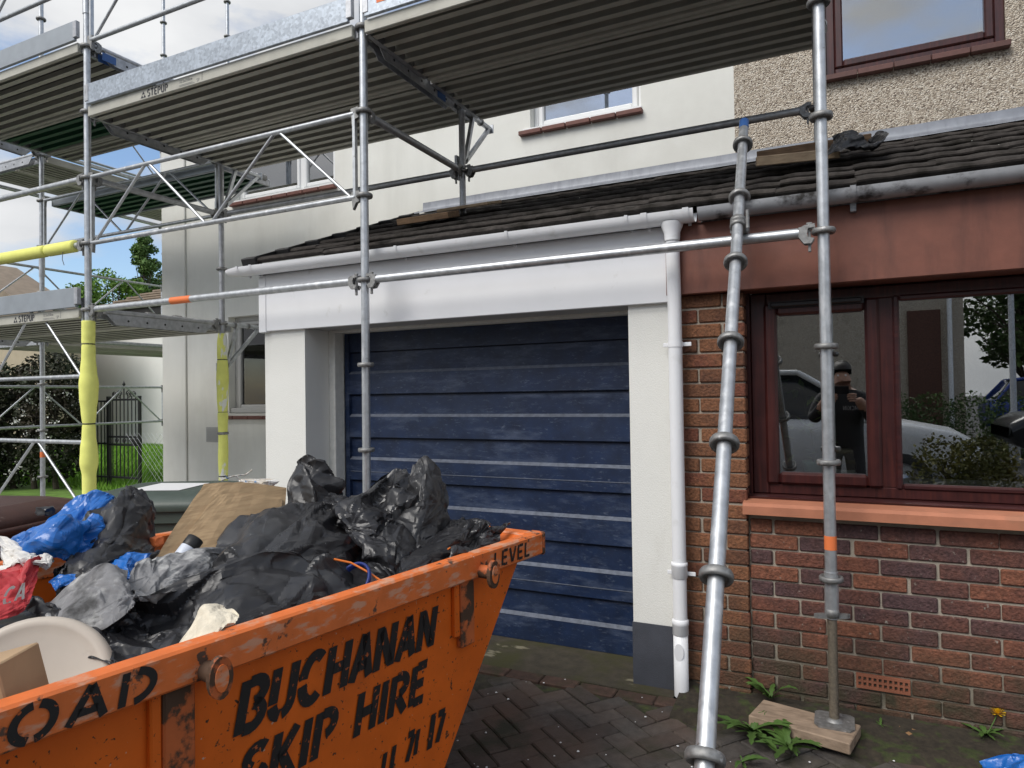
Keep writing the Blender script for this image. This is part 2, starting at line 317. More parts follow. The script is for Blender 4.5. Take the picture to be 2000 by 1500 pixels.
def frame_ring(b,x0,x1,z0,z1,y,w,d,bev=.006):
    """four mitred-looking members"""
    b.box((x0,y,z0),(x0+w,y+d,z1),bev); b.box((x1-w,y,z0),(x1,y+d,z1),bev); b.box((x0+w-.001,y+.001,z0),(x1-w+.001,y+d-.001,z0+w),bev); b.box((x0+w-.001,y+.001,z1-w),(x1-w+.001,y+d-.001,z1),bev)
YM=5.5; XB=-.695
# ================================================================== white house (main body)
house=thing('house','two storey house rendered white, with a pebbledashed house joined to it','house',(-4,YM,0))
wins=dict(left=(-6.08,-4.63,3.70,4.78),small=(-2.43,-1.43,3.85,4.8),kitchen=(-6.17,-4.4,1.34,2.42))
wall(-7.22,XB,-.1,5.05,YM,[wins['left'],wins['small'],wins['kitchen']],'render_white','front_wall',house,.13)
b=MB(); b.box((-7.22,YM+.25,-.1),(-6.97,13,5.05)); b.box((-6.97,12.75,-.1),(XB,13,5.05)); b.build('side_wall','render_white',house)
b=MB(); b.box((-7.24,YM-.022,-.1),(-6.84,YM-.002,5.0),.008); b.build('corner_pilaster','render_white',house)
b=MB(); b.prism([(-7.5,YM-.35,5.02),(-7.5,9.3,6.5),(-7.5,13.3,5.02)],(10.4,0,0)); b.build('roof','roof_tile',house)
b=MB(); b.box((-7.4,YM-.33,4.93),(XB,YM-.03,5.01)); b.build('soffit','pvc_window',house)
# interior backing so windows look into rooms
b=MB()
for k,w in wins.items(): b.box((w[0]-.3,YM+.3,w[2]-.4),(w[1]+.3,YM+2.4,w[3]+.2))
bo=b.build('room_interior','interior',house); 
bm=bmesh.new(); bm.from_mesh(bo.data)
bmesh.ops.delete(bm,geom=[f for f in bm.faces if f.normal.y<-.9],context='FACES'); bm.to_mesh(bo.data); bm.free()
def window(parent,x0,x1,z0,z1,y,fm,gm,casements,fw_=.06,sash=.05,name='window',hm=None):
    """casements: list of x positions of mullions; every light gets its own sash and pane"""
    b=MB(); frame_ring(b,x0,x1,z0,z1,y,fw_,.07); 
    for mxx in casements: b.box((mxx-fw_/2,y+.002,z0+fw_-.002),(mxx+fw_/2,y+.068,z1-fw_+.002),.005)
    w=b.build(name,fm,parent); ed=[x0+fw_]+[q for mxx in casements for q in (mxx-fw_/2,mxx+fw_/2)]+[x1-fw_]
    for k in range(0,len(ed),2):
        a,c=ed[k],ed[k+1]; s=MB(); frame_ring(s,a,c,z0+fw_,z1-fw_,y-.012,sash,.06,.01); s.build('sash',hm or fm,w)
        g=MB(); g.box((a+sash-.004,y+.02,z0+fw_+sash-.004),(c-sash+.004,y+.026,z1-fw_-sash+.004)); g.build('pane',gm,w)
    return w
window(house,-6.08,-4.63,3.70,4.78,YM+.09,'pvc_window','upper_glass',[-5.15],.05,.045)
window(house,-2.43,-1.43,3.85,4.8,YM+.09,'pvc_window','upper_glass',[],.045,.05)
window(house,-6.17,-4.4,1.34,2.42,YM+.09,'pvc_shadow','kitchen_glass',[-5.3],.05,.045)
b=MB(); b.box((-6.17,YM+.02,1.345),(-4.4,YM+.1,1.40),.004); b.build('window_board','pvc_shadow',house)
for x0,x1,z,n,mm in ((-6.10,-4.60,3.645,7,'tile_red'),(-2.53,-1.41,3.80,5,'tile_red'),(-6.28,-4.3,1.275,9,'tile_red')):
    w=(x1-x0)/n
    for i in range(n): 
        b=MB(); b.box((x0+i*w+.004,YM-.05,z),(x0+(i+1)*w-.004,YM+.09,z+.038),.004); b.build('sill_tile',mm,house)
for x0,x1,z0,z1 in ((-6.1,-4.62,3.684,3.71),(-2.50,-1.42,3.84,3.865)):
    b=MB(); b.box((x0,YM-.012,z0),(x1,YM+.09,z1),.004); b.build('window_board','pvc_window',house)
b=MB()
for i in range(26): 
    for side in (0,1):
        x=(-6.0 if side==0 else -5.08)+i*.016*(1 if side==0 else 1); y=YM+.26+.02*math.sin(i*1.3)
        b.quad((x,y,3.7),(x+.016,YM+.26+.02*math.sin((i+1)*1.3),3.7),(x+.016,YM+.26+.02*math.sin((i+1)*1.3),4.8),(x,y,4.8))
b.build('curtain','curtain',house,False)
b=MB()
for i in range(8): b.box((-6.52,YM-.012,1.03+i*.018),(-6.32,YM-.001,1.042+i*.018))
b.box((-6.53,YM-.004,1.015),(-6.31,YM-.001,1.185)); b.build('louvre_vent','pvc_shadow',house)
# ================================================================== pebbledashed house
nh=thing('neighbour_house','pebbledashed house with brown framed windows above a brick front room','house',(1.2,YM,0))
BW=(-.045,1.045,3.80,5.0)
wall(XB,5.2,2.9,5.05,YM,[BW],'pebbledash','pebbledash_wall',nh,.1)
b=MB(); b.prism([(XB,YM-.35,5.02),(XB,9.3,6.5),(XB,13.3,5.02)],(6.2,0,0)); b.build('roof','roof_tile',nh)
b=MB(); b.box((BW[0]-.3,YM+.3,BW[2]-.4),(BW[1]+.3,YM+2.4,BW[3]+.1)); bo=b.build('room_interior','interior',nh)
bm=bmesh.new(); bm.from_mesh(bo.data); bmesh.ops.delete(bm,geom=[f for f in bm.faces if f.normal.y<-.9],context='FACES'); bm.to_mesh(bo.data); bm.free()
wu=window(nh,BW[0],BW[1],BW[2],BW[3],YM+.02,'rosewood','upper_glass',[],.06,.055,hm='rosewood')
b=MB(); b.box((BW[0]+.1,YM+.24,3.8),(BW[1]-.1,YM+.25,4.9)); b.build('blind','curtain',nh)
b=MB(); b.lathe([(.0,.0),(.05,.01),(.085,.05),(.095,.1),(.085,.15),(.05,.19),(0,.2)],onY(1835,78,YM+.5)-Vector((0,0,.1)),n=18); b.build('lamp_globe','pvc_white',nh)
n=5; w=(BW[1]-BW[0]+.04)/n
for i in range(n):
    b=MB(); b.box((BW[0]-.02+i*w+.002,YM-.06,3.755),(BW[0]-.02+(i+1)*w-.002,YM+.05,3.795),.004); b.build('sill_tile','sill_brown',nh)
# front room: brick pier, brick wall under the window
YB=3.5
bw=MB(); bw.box((-.415,YB+.012,-.1),(5.1,YB+.3,.905)); bw=bw.build('brick_wall','mortar',nh)
bmk=MB().box((-.1075,0,-.0325),(.1075,.1,.0325),.005); brk=raw_mesh('brick',bmk.v,bmk.f,'brick_red')
bmk=MB().box((-.049,0,-.0325),(.049,.1,.0325),.005); hbrk=raw_mesh('half_brick',bmk.v,bmk.f,'brick_red')
for c in range(13):
    z=.886-.0375-c*.075
    off=.06 if c%2==0 else .1625
    if c%2==0: put(hbrk,'brick',(-.415+.0555+.002,YB,z),bw)
    k=0
    while True:
        x=-.415+(.112 if c%2==0 else 0)+.1125+k*.225; k+=1
        if x>1.75: break
        if c==9 and abs(x-.152)<.08: continue      # air brick
        put(brk,'brick',(x+random.gauss(0,.002),YB+random.uniform(-.003,.004),z+random.gauss(0,.0012)),bw,(0,0,random.gauss(0,.004)))
AZ=.886-.0375-9*.075; ax=.152
for q in range(24):
    x=-.415+.1125+q*.225
    if abs(x-ax)<.12: ax=x; break
ab=MB(); x0,x1,z0,z1=ax-.1075,ax+.1075,AZ-.0325,AZ+.0325
ab.box((x0,YB-.004,z0),(x1,YB+.02,z0+.012)); ab.box((x0,YB-.004,z1-.012),(x1,YB+.02,z1)); ab.box((x0+.0,YB-.003,AZ-.004),(x1,YB+.02,AZ+.004))
for i in range(11): xx=x0+.0045+i*(.206/10); ab.box((xx-.0045,YB-.0035,z0+.006),(xx+.0045,YB+.02,z1-.006))
mat('terracotta',(.24,.085,.045),.8,var=.2); ab.build('air_brick','terracotta',bw); 
b=MB(); b.box((x0,YB+.0205,z0),(x1,YB+.03,z1)); b.build('air_brick_void','vent_black',bw)
pier=MB(); pier.box((-.755,YB-.010,-.1),(-.424,YB+.25,1.985)); pier=pier.build('brick_pier','mortar',nh)
bmk=MB().box((-.1075,0,-.0325),(.1075,.1,.0325),.005); obrk=raw_mesh('brick',bmk.v,bmk.f,'brick_orange')
bmk=MB().box((-.049,0,-.0325),(.049,.1,.0325),.005); ohb=raw_mesh('half_brick',bmk.v,bmk.f,'brick_orange')
for c in range(27):
    z=1.955-c*.0745
    xs=[(-.415-.1075,obrk),(-.415-.215-.01-.049,ohb)] if c%2 else [(-.415-.049,ohb),(-.415-.108-.1075,obrk)]
    for x,mm in xs: put(mm,'brick',(x+random.gauss(0,.0015),YB-.022+random.uniform(-.002,.003),z+random.gauss(0,.001)),pier)
# sill, lower window
b=MB(); b.prism([(-.432,YB-.075,.912),(-.432,YB-.075,.952),(-.432,YB-.06,.966),(-.432,YB+.1,.985),(-.432,YB+.1,.912)],(5.4,0,0)); b.build('window_sill','sill_terracotta',nh)
WY=3.60; WZ0,WZ1=.992,1.985
lw=MB(); x0,x1=-.40,2.6
lw.box((x0,WY,WZ0+.0),(x0+.075,WY+.08,WZ1),.006); lw.box((x0+.074,WY+.001,WZ1-.06),(x1,WY+.079,WZ1),.006); lw.box((x0+.074,WY+.001,WZ0),(x1,WY+.079,WZ0+.055),.006); lw.box((.165,WY+.002,WZ0+.05),(.235,WY+.078,WZ1-.055),.006)
lw=lw.build('window','rosewood',nh)
b=MB(); frame_ring(b,-.335,.17,WZ0+.05,WZ1-.055,WY-.022,.06,.075,.012); b.build('sash','rosewood',lw)
b=MB(); frame_ring(b,.225,2.55,WZ0+.045,WZ1-.05,WY-.008,.028,.06,.008); b.build('sash','rosewood_h',lw)
b=MB(); b.box((-.28,WY+.01,WZ0+.1),(.115,WY+.014,WZ1-.11)); b.build('pane','window_glass',lw)
b=MB(); b.box((.25,WY+.012,WZ0+.07),(2.52,WY+.016,WZ1-.075)); b.build('pane','window_glass',lw)
b=MB(); b.box((-.30,WY-.045,WZ1-.075),(.10,WY-.022,WZ1-.052),.005); b.box((-.31,WY-.03,WZ1-.08),(.11,WY-.021,WZ1-.047)); b.build('trickle_vent','vent_black',lw)
b=MB(); b.prism([(-.425,WY-.075,.9725),(-.425,WY-.08,.985),(-.425,WY-.06,.9915),(-.425,WY+.06,.9918),(-.425,WY+.06,.9725)],(5,0,0)); b.build('sub_sill','rosewood_h',lw)
b=MB(); b.box((-.424,WY-.02,.985),(-.4,WY+.1,1.99)); b.build('jamb_trim','rosewood',lw)
# room behind the window
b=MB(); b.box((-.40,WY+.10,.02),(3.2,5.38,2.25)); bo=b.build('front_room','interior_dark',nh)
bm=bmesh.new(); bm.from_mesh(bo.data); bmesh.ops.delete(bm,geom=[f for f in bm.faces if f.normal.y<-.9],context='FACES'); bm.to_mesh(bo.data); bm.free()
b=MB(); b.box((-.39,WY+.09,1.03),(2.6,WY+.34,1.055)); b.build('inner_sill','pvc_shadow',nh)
b=MB(); b.box((-.78,3.43,1.988),(5.2,3.47,2.39),.004); b.build('fascia','brown_fascia',nh)
b=MB(); b.box((-.75,3.47,1.99),(5.2,3.62,2.01)); b.build('soffit','brown_fascia',nh)
# ================================================================== garage
gar=thing('garage','white garage under a dark tiled lean-to roof with a blue door','garage',(-2.1,3.6,0))
b=MB(); b.box((-3.545,3.47,-.05),(-3.19,3.83,1.96)); b.build('left_pier','render_pillar',gar)
b=MB(); b.box((-.99,3.47,-.05),(-.765,3.83,1.965)); b.build('right_pier','render_pillar',gar)
b=MB(); b.box((-.994,3.462,-.05),(-.762,3.6,.315)); b.build('plinth','plinth_grey',gar)
b=MB(); b.box((-3.545,3.83,-.05),(-3.33,YM-.002,2.3)); b.build('side_wall','render_white',gar)
b=MB(); b.box((-3.19,3.70,0),(-3.135,3.80,1.95),.004); b.box((-.99,3.70,0),(-.95,3.80,1.95),.004); b.box((-3.19,3.701,1.945),(-.95,3.80,2.0),.004); b.build('door_frame','timber_white',gar)
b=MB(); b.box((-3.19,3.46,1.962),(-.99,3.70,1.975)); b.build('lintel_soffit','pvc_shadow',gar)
# door: pressed steel, each section recessed above and proud below, sky light on each ledge painted as a paler strip
door=MB(); door.box((-3.135,3.845,.02),(-.95,3.86,1.99)); door=door.build('garage_door','door_blue',gar)
zz=[onY(1226,y,3.8).z for y in (600,662,763,865,966,1071,1179,1284)]
for k in range(7):
    zt,zb=zz[k]-.004,zz[k+1]+.004; zm=zb+.53*(zt-zb) if k else zb+.3*(zt-zb)
    if k==0: prof=[(3.808,zt),(3.808,zb)]
    else: prof=[(3.826,zt),(3.826,zm+.008),(3.802,zm-.010),(3.802,zb+.004),(3.806,zb)]
    p=MB(); 
    for (ya,za),(yb,zb_) in zip(prof,prof[1:]):
        P=[[(-3.095+i*(2.125/24),ya+.0015*noise.noise((i*.5,za*3,k)),za) for i in range(25)],[(-3.095+i*(2.125/24),yb+.0015*noise.noise((i*.5,zb_*3,k)),zb_) for i in range(25)]]
        p.grid(P,False)
    p.quad((-3.095,prof[-1][0],prof[-1][1]),(-.97,prof[-1][0],prof[-1][1]),(-.97,3.844,prof[-1][1]),(-3.095,3.844,prof[-1][1]))
    pn=p.build('door_panel','door_blue',door,False)
    if k:
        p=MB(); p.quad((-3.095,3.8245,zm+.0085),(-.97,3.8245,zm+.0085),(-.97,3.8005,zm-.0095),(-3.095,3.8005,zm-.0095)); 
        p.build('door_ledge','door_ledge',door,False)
    if k in (3,5):
        p=MB(); z_=zb+.03+.2*(zm-zb); p.box((-3.09,3.799,z_),(-.975,3.8035,z_+.004)); p.build('seam_trim','door_ledge',door)
p=MB(); p.box((-3.13,3.80,.02),(-3.095,3.85,1.985)); p.box((-.97,3.80,.02),(-.952,3.85,1.985)); p.build('door_stile','door_blue',door)
# fascia, gutter, downpipe
b=MB(); b.box((-3.56,3.44,1.957),(-.76,3.47,2.395),.003); b.build('fascia','pvc_white',gar)
b=MB(); b.box((-3.566,3.435,1.95),(-3.50,3.475,2.322),.003); b.box((-3.585,3.47,1.952),(-3.548,4.6,2.3)); b.build('fascia_end_cap','pvc_white',gar)
def half_round(x0,x1,y,z,r,b,n=10,th=.003):
    for rr in (r,r-th):
        b.grid([[(x0,y+rr*math.cos(t),z-rr*math.sin(t)) for t in [math.pi*k/n for k in range(n+1)]],[(x1,y+rr*math.cos(t),z-rr*math.sin(t)) for t in [math.pi*k/n for k in range(n+1)]]])
    for s in (1,-1): b.quad((x0,y+s*r,z),(x1,y+s*r,z),(x1,y+s*(r-th),z),(x0,y+s*(r-th),z))
GY,GZ=3.375,2.388
b=MB(); half_round(-3.66,-.62,GY,GZ,.057,b)
g=b.build('gutter','pvc_white',gar,False)
b=MB(); b.grid([[(-3.66-.11*math.sin(s*math.pi/2),GY+.057*(1-.35*s)*math.cos(t),GZ-.012*s-.057*(1-.45*s)*math.sin(t)) for t in [math.pi*k/10 for k in range(11)]] for s in (0,.25,.5,.75,.9,1)]); b.grid([[(-3.655-.11,GY+.01,GZ-.03)]*3]*3); b.build('stop_end','pvc_white',g,False)
for x in (-3.64,-3.52,-2.35,-1.62,-.95,-.86,-.655):
    b=MB(); wdt=.016 if x not in (-.86,-.655) else .03
    half_round(x-wdt/2,x+wdt/2,GY,GZ+.004,.0625,b,th=.008); b.box((x-.008,GY+.05,GZ-.06),(x+.008,3.44,GZ-.02)); b.build('gutter_clip','pvc_white',g,False)
px=-.735
b=MB(); b.lathe([(.058,.0),(.052,-.02),(.04,-.05),(.037,-.09)],(px,GY+.012,GZ-.045)); b.build('running_outlet','pvc_white',g,False)
dp=MB(); dp.path([(px,GY+.012,GZ-.09),(px,GY+.02,2.15),(px,3.41,1.9),(px,3.41,.36)],.034,20); dp=dp.build('downpipe','pvc_white',gar)
for z in (1.74,.60):
    b=MB(); b.lathe([(.0365,-.014),(.0365,.014)],(px,3.41,z),n=20); b.lathe([(.0345,-.014),(.0365,-.014)],(px,3.41,z),n=20); b.box((px-.065,3.43,z-.01),(px+.075,3.436,z+.01),.002); b.build('pipe_clip','pvc_white',dp)
b=MB(); b.lathe([(.034,.0),(.039,.004),(.039,.06),(.0405,.062),(.0405,.078),(.034,.08)],(px,3.41,.58),n=20); b.build('pipe_socket','pvc_white',dp); b=MB(); b.lathe([(.034,.0),(.039,.004),(.039,.05),(.041,.052),(.041,.075),(.034,.08)],(px,3.41,.30),n=20); b.build('pipe_socket','pvc_white',dp); b=MB(); b.lathe([(.0355,.0),(.0355,.32),(.033,.32)],(px,3.41,.0),n=20); b.build('pipe_shoe','pvc_white',dp)
b=MB(); b.prism([(px+.023*math.cos(t)-.002,3.374,.225+.042*math.sin(t)) for t in [2*math.pi*k/20 for k in range(20)]],(0,.01,0)); b.build('access_plate','pvc_white',dp)
# grey gutter of the other house
b=MB(); half_round(-.60,5.2,GY,GZ,.055,b); b.box((-.60,GY+.05,GZ-.05),(5.2,3.43,GZ-.045)); g2=b.build('gutter','gutter_grey',nh,False)
for x in (.07,.86,1.7):
    b=MB(); half_round(x-.012,x+.012,GY,GZ+.005,.061,b,th=.007); b.box((x-.012,GY+.02,GZ-.09),(x+.012,3.43,GZ-.05)); b.build('gutter_clip','gutter_grey',g2,False)
# lean-to roof: deck plus individual tiles
ZE,YE=2.405,3.36; ZT,YT=3.24,YM
SL=math.atan2(ZT-ZE,YT-YE); LEN=math.hypot(ZT-ZE,YT-YE)
b=MB(); b.quad((-3.56,YE+.06,ZE-.07),(5.2,YE+.06,ZE-.07),(5.2,YT,ZT-.085),(-3.56,YT,ZT-.085)); roof=b.build('roof','tile_edge_black',gar,False)
tv=[];tf=[]; nx=16; TW=.335; TL=.40; TT=.036
tprof=[(.10,-.004),(.016,.0),(.002,.013),(.0,.021),(.007,.030),(.020,TT),(TL*.5,TT),(TL,TT)]     # rounded nose, undercut below
for (yy,zz_) in tprof:
    for i in range(nx+1):
        u=i/nx; tv.append(((u-.5)*TW,yy,zz_+.0028*math.sin(u*4*math.pi-.6)*max(0,zz_)/TT))
for j in range(len(tprof)-1):
    for i in range(nx): a=j*(nx+1)+i; tf.append((a,a+nx+1,a+nx+2,a+1))
for i0 in (0,nx): q=[j*(nx+1)+i0 for j in range(len(tprof))]; tf.append(tuple(q))
tile=raw_mesh('roof_tile',tv,tf,'roof_tile')
NC=7; G=LEN/NC
for c in range(NC):
    s=c*G; 
    for k in range(20):
        x=-3.60+TW*.5+k*TW+(0.0 if c%2 else .0)
        if x>2.9: break
        put(tile,'roof_tile',(x,YE+s*math.cos(SL),ZE+s*math.sin(SL)-.004+random.gauss(0,.0025)),roof,(SL-.088+random.gauss(0,.003),random.gauss(0,.0035),random.gauss(0,.003)))
    # dark clip at the verge end of the course
    vb=MB(); M=Matrix.Translation((-3.615,YE+s*math.cos(SL),ZE+s*math.sin(SL)))@Matrix.Rotation(SL,4,'X'); vb.box((-.012,-.01,-.02),(.12,.05,.044),.006,M); vb.box((-.012,.0,-.02),(.004,G+.02,.036),.003,M); vb.build('verge_clip','tile_edge_black',roof)
# lead flashing
b=MB()
P=[]
for i in range(90):
    x=-3.56+i*.1; wv=.004*noise.noise((x*3,0,0)); 
    P.append([(x,YM-.006-.003,3.350+wv),(x,YM-.010+wv,3.300),(x,YM-.018,3.272+wv),(x,YM-.09,3.247+wv),(x,YM-.16,3.224+wv),(x,YM-.165,3.212+wv)])
b.grid(P); fl=b.build('flashing','lead',gar,False)
# ================================================================== lettering: stroke glyphs (unit height), drawn as flat ribbons
def arc(cx,cy,rx,ry,a0,a1,n=8): return [(cx+rx*math.cos(R(a0+(a1-a0)*i/n)),cy+ry*math.sin(R(a0+(a1-a0)*i/n))) for i in range(n+1)]
GL={
'A':(.62,[[(.05,0),(.31,1)],[(.31,1),(.57,0)],[(.16,.30),(.46,.30)]]),
'B':(.60,[[(.08,0),(.08,1)],[(.17,.94)]+arc(.28,.74,.24,.21,75,-80),[(.17,.06)]+arc(.28,.27,.26,.23,-80,80)]),
'C':(.60,[arc(.34,.5,.27,.47,50,175,9),arc(.34,.5,.27,.47,190,310,9)]),
'D':(.60,[[(.08,0),(.08,1)],arc(.2,.5,.36,.46,78,-78,12)]),
'E':(.54,[[(.08,0),(.08,1)],[(.17,.95),(.5,.95)],[(.17,.5),(.44,.5)],[(.17,.05),(.5,.05)]]),
'H':(.62,[[(.08,0),(.08,1)],[(.54,0),(.54,1)],[(.16,.5),(.46,.5)]]),
'I':(.22,[[(.11,0),(.11,1)]]),
'K':(.60,[[(.08,0),(.08,1)],[(.18,.46),(.52,1)],[(.22,.54),(.54,0)]]),
'L':(.52,[[(.08,0),(.08,1)],[(.16,.05),(.48,.05)]]),
'N':(.62,[[(.08,0),(.08,1)],[(.54,0),(.54,1)],[(.12,.92),(.50,.08)]]),
'O':(.64,[arc(.33,.5,.27,.47,100,260,12),arc(.33,.5,.27,.47,-80,80,12)]),
'P':(.56,[[(.08,0),(.08,1)],[(.17,.94)]+arc(.26,.70,.25,.24,75,-80)]),
'R':(.60,[[(.08,0),(.08,1)],[(.17,.94)]+arc(.26,.72,.25,.22,75,-80),[(.26,.44),(.54,0)]]),
'S':(.56,[arc(.29,.74,.22,.21,40,250,9),arc(.29,.27,.23,.22,70,-145,9)]),
'T':(.58,[[(.29,0),(.29,.9)],[(.02,.95),(.56,.95)]]),
'U':(.60,[[(.08,1),(.08,.3)],arc(.3,.28,.22,.25,185,265,5),arc(.3,.28,.22,.25,280,355,5)+[(.52,1)]]),
'V':(.60,[[(.04,1),(.28,.02)],[(.32,.02),(.56,1)]]),
'1':(.30,[[(.15,0),(.15,1)]]),'7':(.5,[[(.04,.94),(.46,.94)],[(.44,.86),(.2,0)]]),
'2':(.54,[arc(.27,.72,.21,.23,160,-30,8)+[(.08,.06)],[(.08,.05),(.5,.05)]]),
'5':(.54,[[(.46,.95),(.1,.95),(.1,.58)],arc(.25,.32,.22,.28,110,-150,9)]),
'0':(.54,[arc(.27,.5,.21,.46,90,450,16)]),'x':(.44,[[(.05,0),(.38,.55)],[(.05,.55),(.38,0)]]),
'c':(.42,[arc(.23,.28,.17,.25,50,310,9)]),'m':(.66,[[(.06,0),(.06,.55)],arc(.2,.35,.13,.18,170,0,5)+[(.33,0)],arc(.46,.35,.13,.18,170,0,5)+[(.59,0)]]),
'.':(.2,[[(.1,0),(.1,.08)]]),' ':(.4,[]),
}
def lettering(b,text,o,ux,uy,h,wt=.17,gap=.12,wide=1.0,jit=0):
    """append ribbons for text to builder b: o = lower-left corner, ux/uy = reading and up directions"""
    o=Vector(o);ux=Vector(ux).normalized();uy=Vector(uy); x=0
    for ch in text:
        w,strokes=GL[ch]; dy=random.uniform(-jit,jit)
        for st in strokes:
            pts=[Vector(((x+p[0])*wide,p[1]+dy)) for p in st]; m=len(pts); rows=[]
            for i,p in enumerate(pts):
                d=(pts[min(i+1,m-1)]-pts[max(i-1,0)]).normalized(); nrm=Vector((-d.y,d.x))*wt/2
                rows.append([o+ux*((p+nrm).x*h)+uy*((p+nrm).y*h),o+ux*((p-nrm).x*h)+uy*((p-nrm).y*h)])
            b.grid(rows,False)
        x+=w+gap
    return x*wide*h
# ================================================================== scaffold
mat('galv',(.50,.52,.54),.42,metal=.75,var=.18,vscale=9,bump=.08,bscale=60,extra=chain(overlay((.68,.69,.70),17,.55,.72,6,.6,(1,1,.35)),overlay((.22,.21,.20),23,.66,.74)))
mat('galv_dull',(.44,.45,.47),.5,metal=.7,var=.2,vscale=9,extra=overlay((.5,.51,.52),14,.6,.75))
mat('cast_steel',(.26,.26,.255),.55,metal=.65,var=.25,vscale=20,bump=.2,bscale=70,extra=overlay((.55,.55,.55),30,.60,.72))
def spangle(n,l,cur,pos,nz,b):
    vo=n.new('ShaderNodeTexVoronoi'); vo.inputs['Scale'].default_value=60; l.new(pos,vo.inputs['Vector']); sp=n.new('ShaderNodeSeparateColor'); l.new(vo.outputs['Color'],sp.inputs[0])
    mr=n.new('ShaderNodeMapRange'); mr.inputs[3].default_value=.82; mr.inputs[4].default_value=1.22; l.new(sp.outputs[0],mr.inputs[0]); q=n.new('ShaderNodeMixRGB'); q.blend_type='MULTIPLY'; q.inputs[0].default_value=1; l.new(cur,q.inputs[1]); l.new(mr.outputs[0],q.inputs[2]); return q.outputs[0]
mat('galv_sheet',(.36,.40,.45),.45,metal=.55,var=.1,vscale=3,extra=spangle)
mat('galv_sheet_grey',(.33,.36,.39),.5,metal=.5,var=.08,vscale=3)
mat('deck_cream',(.46,.45,.39),.55,var=.10,vscale=3,extra=overlay((.25,.22,.17),8,.64,.8,6,None,(.25,1,1)))
mat('deck_dark',(.035,.030,.028),.7,var=.2,vscale=4); mat('deck_green',(.02,.10,.05),.5,var=.15,vscale=4)  # dark gaps between deck ribs come from the tread panel's near-black colour
mat('foam_yellow',(.82,.83,.22),.85,var=.05,vscale=6,bump=.1,bscale=60,extra=overlay((.35,.36,.14),12,.70,.78))
mat('foam_painted',(.78,.80,.21),.85,var=.06,vscale=6,bump=.2,bscale=40,extra=overlay((.78,.79,.74),9,.57,.60,5,None,(1.6,1.6,.5)))
mat('print_black',(.03,.03,.04),.6); mat('print_grey',(.16,.16,.17),.6); mat('tape_orange',(.80,.20,.06),.6); mat('paint_blue',(.04,.12,.34),.5); mat('tie_black',(.012,.012,.012),.5)
scf=thing('scaffold','tall galvanised steel system scaffold standing in front of the white house','scaffold',(-3.6,3.8,0))
RT=.0242; YO,YI=3.24,4.45
LV=lambda k:.19+.5*k
ring_m=MB(); ring_m.lathe([(RT,-.004),(.035,-.005),(.039,-.012),(.045,-.012),(.049,-.005),(.049,.006),(.045,.012),(.039,.011),(.035,.003),(RT,.005)],(0,0,0),n=22)
RING=raw_mesh('collar',ring_m.v,ring_m.f,'cast_steel',True)
def pole(x,y,z0,z1,k0,k1,m='galv',tilt=(0,0),sleeve=None,sub='upright'):
    b=MB(); b.tube((x+tilt[0]*z0,y+tilt[1]*z0,z0),(x+tilt[0]*z1,y+tilt[1]*z1,z1),RT,16)
    p=b.build(sub,m,scf)
    for k in range(k0,k1+1):
        z=LV(k)
        if z0<z<z1: put(RING,'collar',(x+tilt[0]*z,y+tilt[1]*z,z),p)
    if sleeve:
        for s in sleeve: c=MB(); c.tube((x,y,s),(x,y,s+.22),RT+.005,14); c.build('spigot_sleeve',m,p)
    return p
XA,XBp,XC=-5.10,-2.52,-.05
PA=pole(XA,YO,0,6.3,0,11,sleeve=[4.44]); PB=pole(XBp,YO,0,6.2,0,11,tilt=(.004,0)); PC=pole(XC,YO,.52,6,1,11)
PD=pole(-5.07,YI,0,3.66,0,6,'galv_dull'); PE=pole(-2.53,YI,2.87,3.66,5,6,'galv_dull'); PF=pole(-.085,YI,2.87,3.66,5,6,'galv_dull')
PG=pole(-7.80,YI,0,6.2,0,11,sleeve=[2.86]); PO=pole(-7.65,YO,0,6.2,0,11); PS1=pole(-7.80,6.98,0,7.6,0,14); PS2=pole(-9.08,6.93,0,7.6,0,14); PS3=pole(-9.05,4.45,0,6.5,0,12)
def head(b,pt,d,s=1):
    """cast wedge head at pole point pt, ledger leaving along unit vector d"""
    d=Vector(d).normalized(); n=Vector((0,0,1)).cross(d); 
    M=Matrix(((d.x,n.x,0,pt[0]),(d.y,n.y,0,pt[1]),(d.z,n.z,1,pt[2]),(0,0,0,1)))
    V=lambda x,y,z:tuple(M@Vector((x,y,z)))
    for sg in (-1,1):   # two cheeks that grip the collar
        b.prism([V(.034,sg*.013,.034),V(.075,sg*.013,.030),V(.098,sg*.013,.018),V(.098,sg*.013,-.022),V(.078,sg*.013,-.05),V(.05,sg*.013,-.052),V(.036,sg*.013,-.03),V(.062,sg*.013,-.022),V(.066,sg*.013,.0),V(.060,sg*.013,.016),V(.034,sg*.013,.018)],M.to_3x3()@Vector((0,sg*.012,0)))
    b.box((.080,-.022,-.022),(.102,.022,.024),.004,M); b.box((.050,-.0075,-.085),(.062,.0075,.040),.002,M); b.box((.044,-.0075,.036),(.068,.0075,.044),.002,M)
def ledger(p,q,m='galv',r=RT,name='ledger',heads=(1,1)):
    p=Vector(p);q=Vector(q);d=(q-p).normalized(); b=MB(); b.tube(p+d*.095,q-d*.095,r,14); l=b.build(name,m,scf)
    for pt,dd,f in ((p,d,heads[0]),(q,-d,heads[1])):
        if f: c=MB(); head(c,pt,dd); c.build('wedge_head','cast_steel',l)
    return l
ledger((XA,YO,LV(4)),(XBp,YO,LV(4))); LBC=ledger((XBp,YO,LV(4)),(XC,YO,LV(4)))
ledger((-7.65,YO,LV(5)),(XA,YO,LV(5))); ledger((-7.65,YO,LV(6)),(XA,YO,LV(6)))
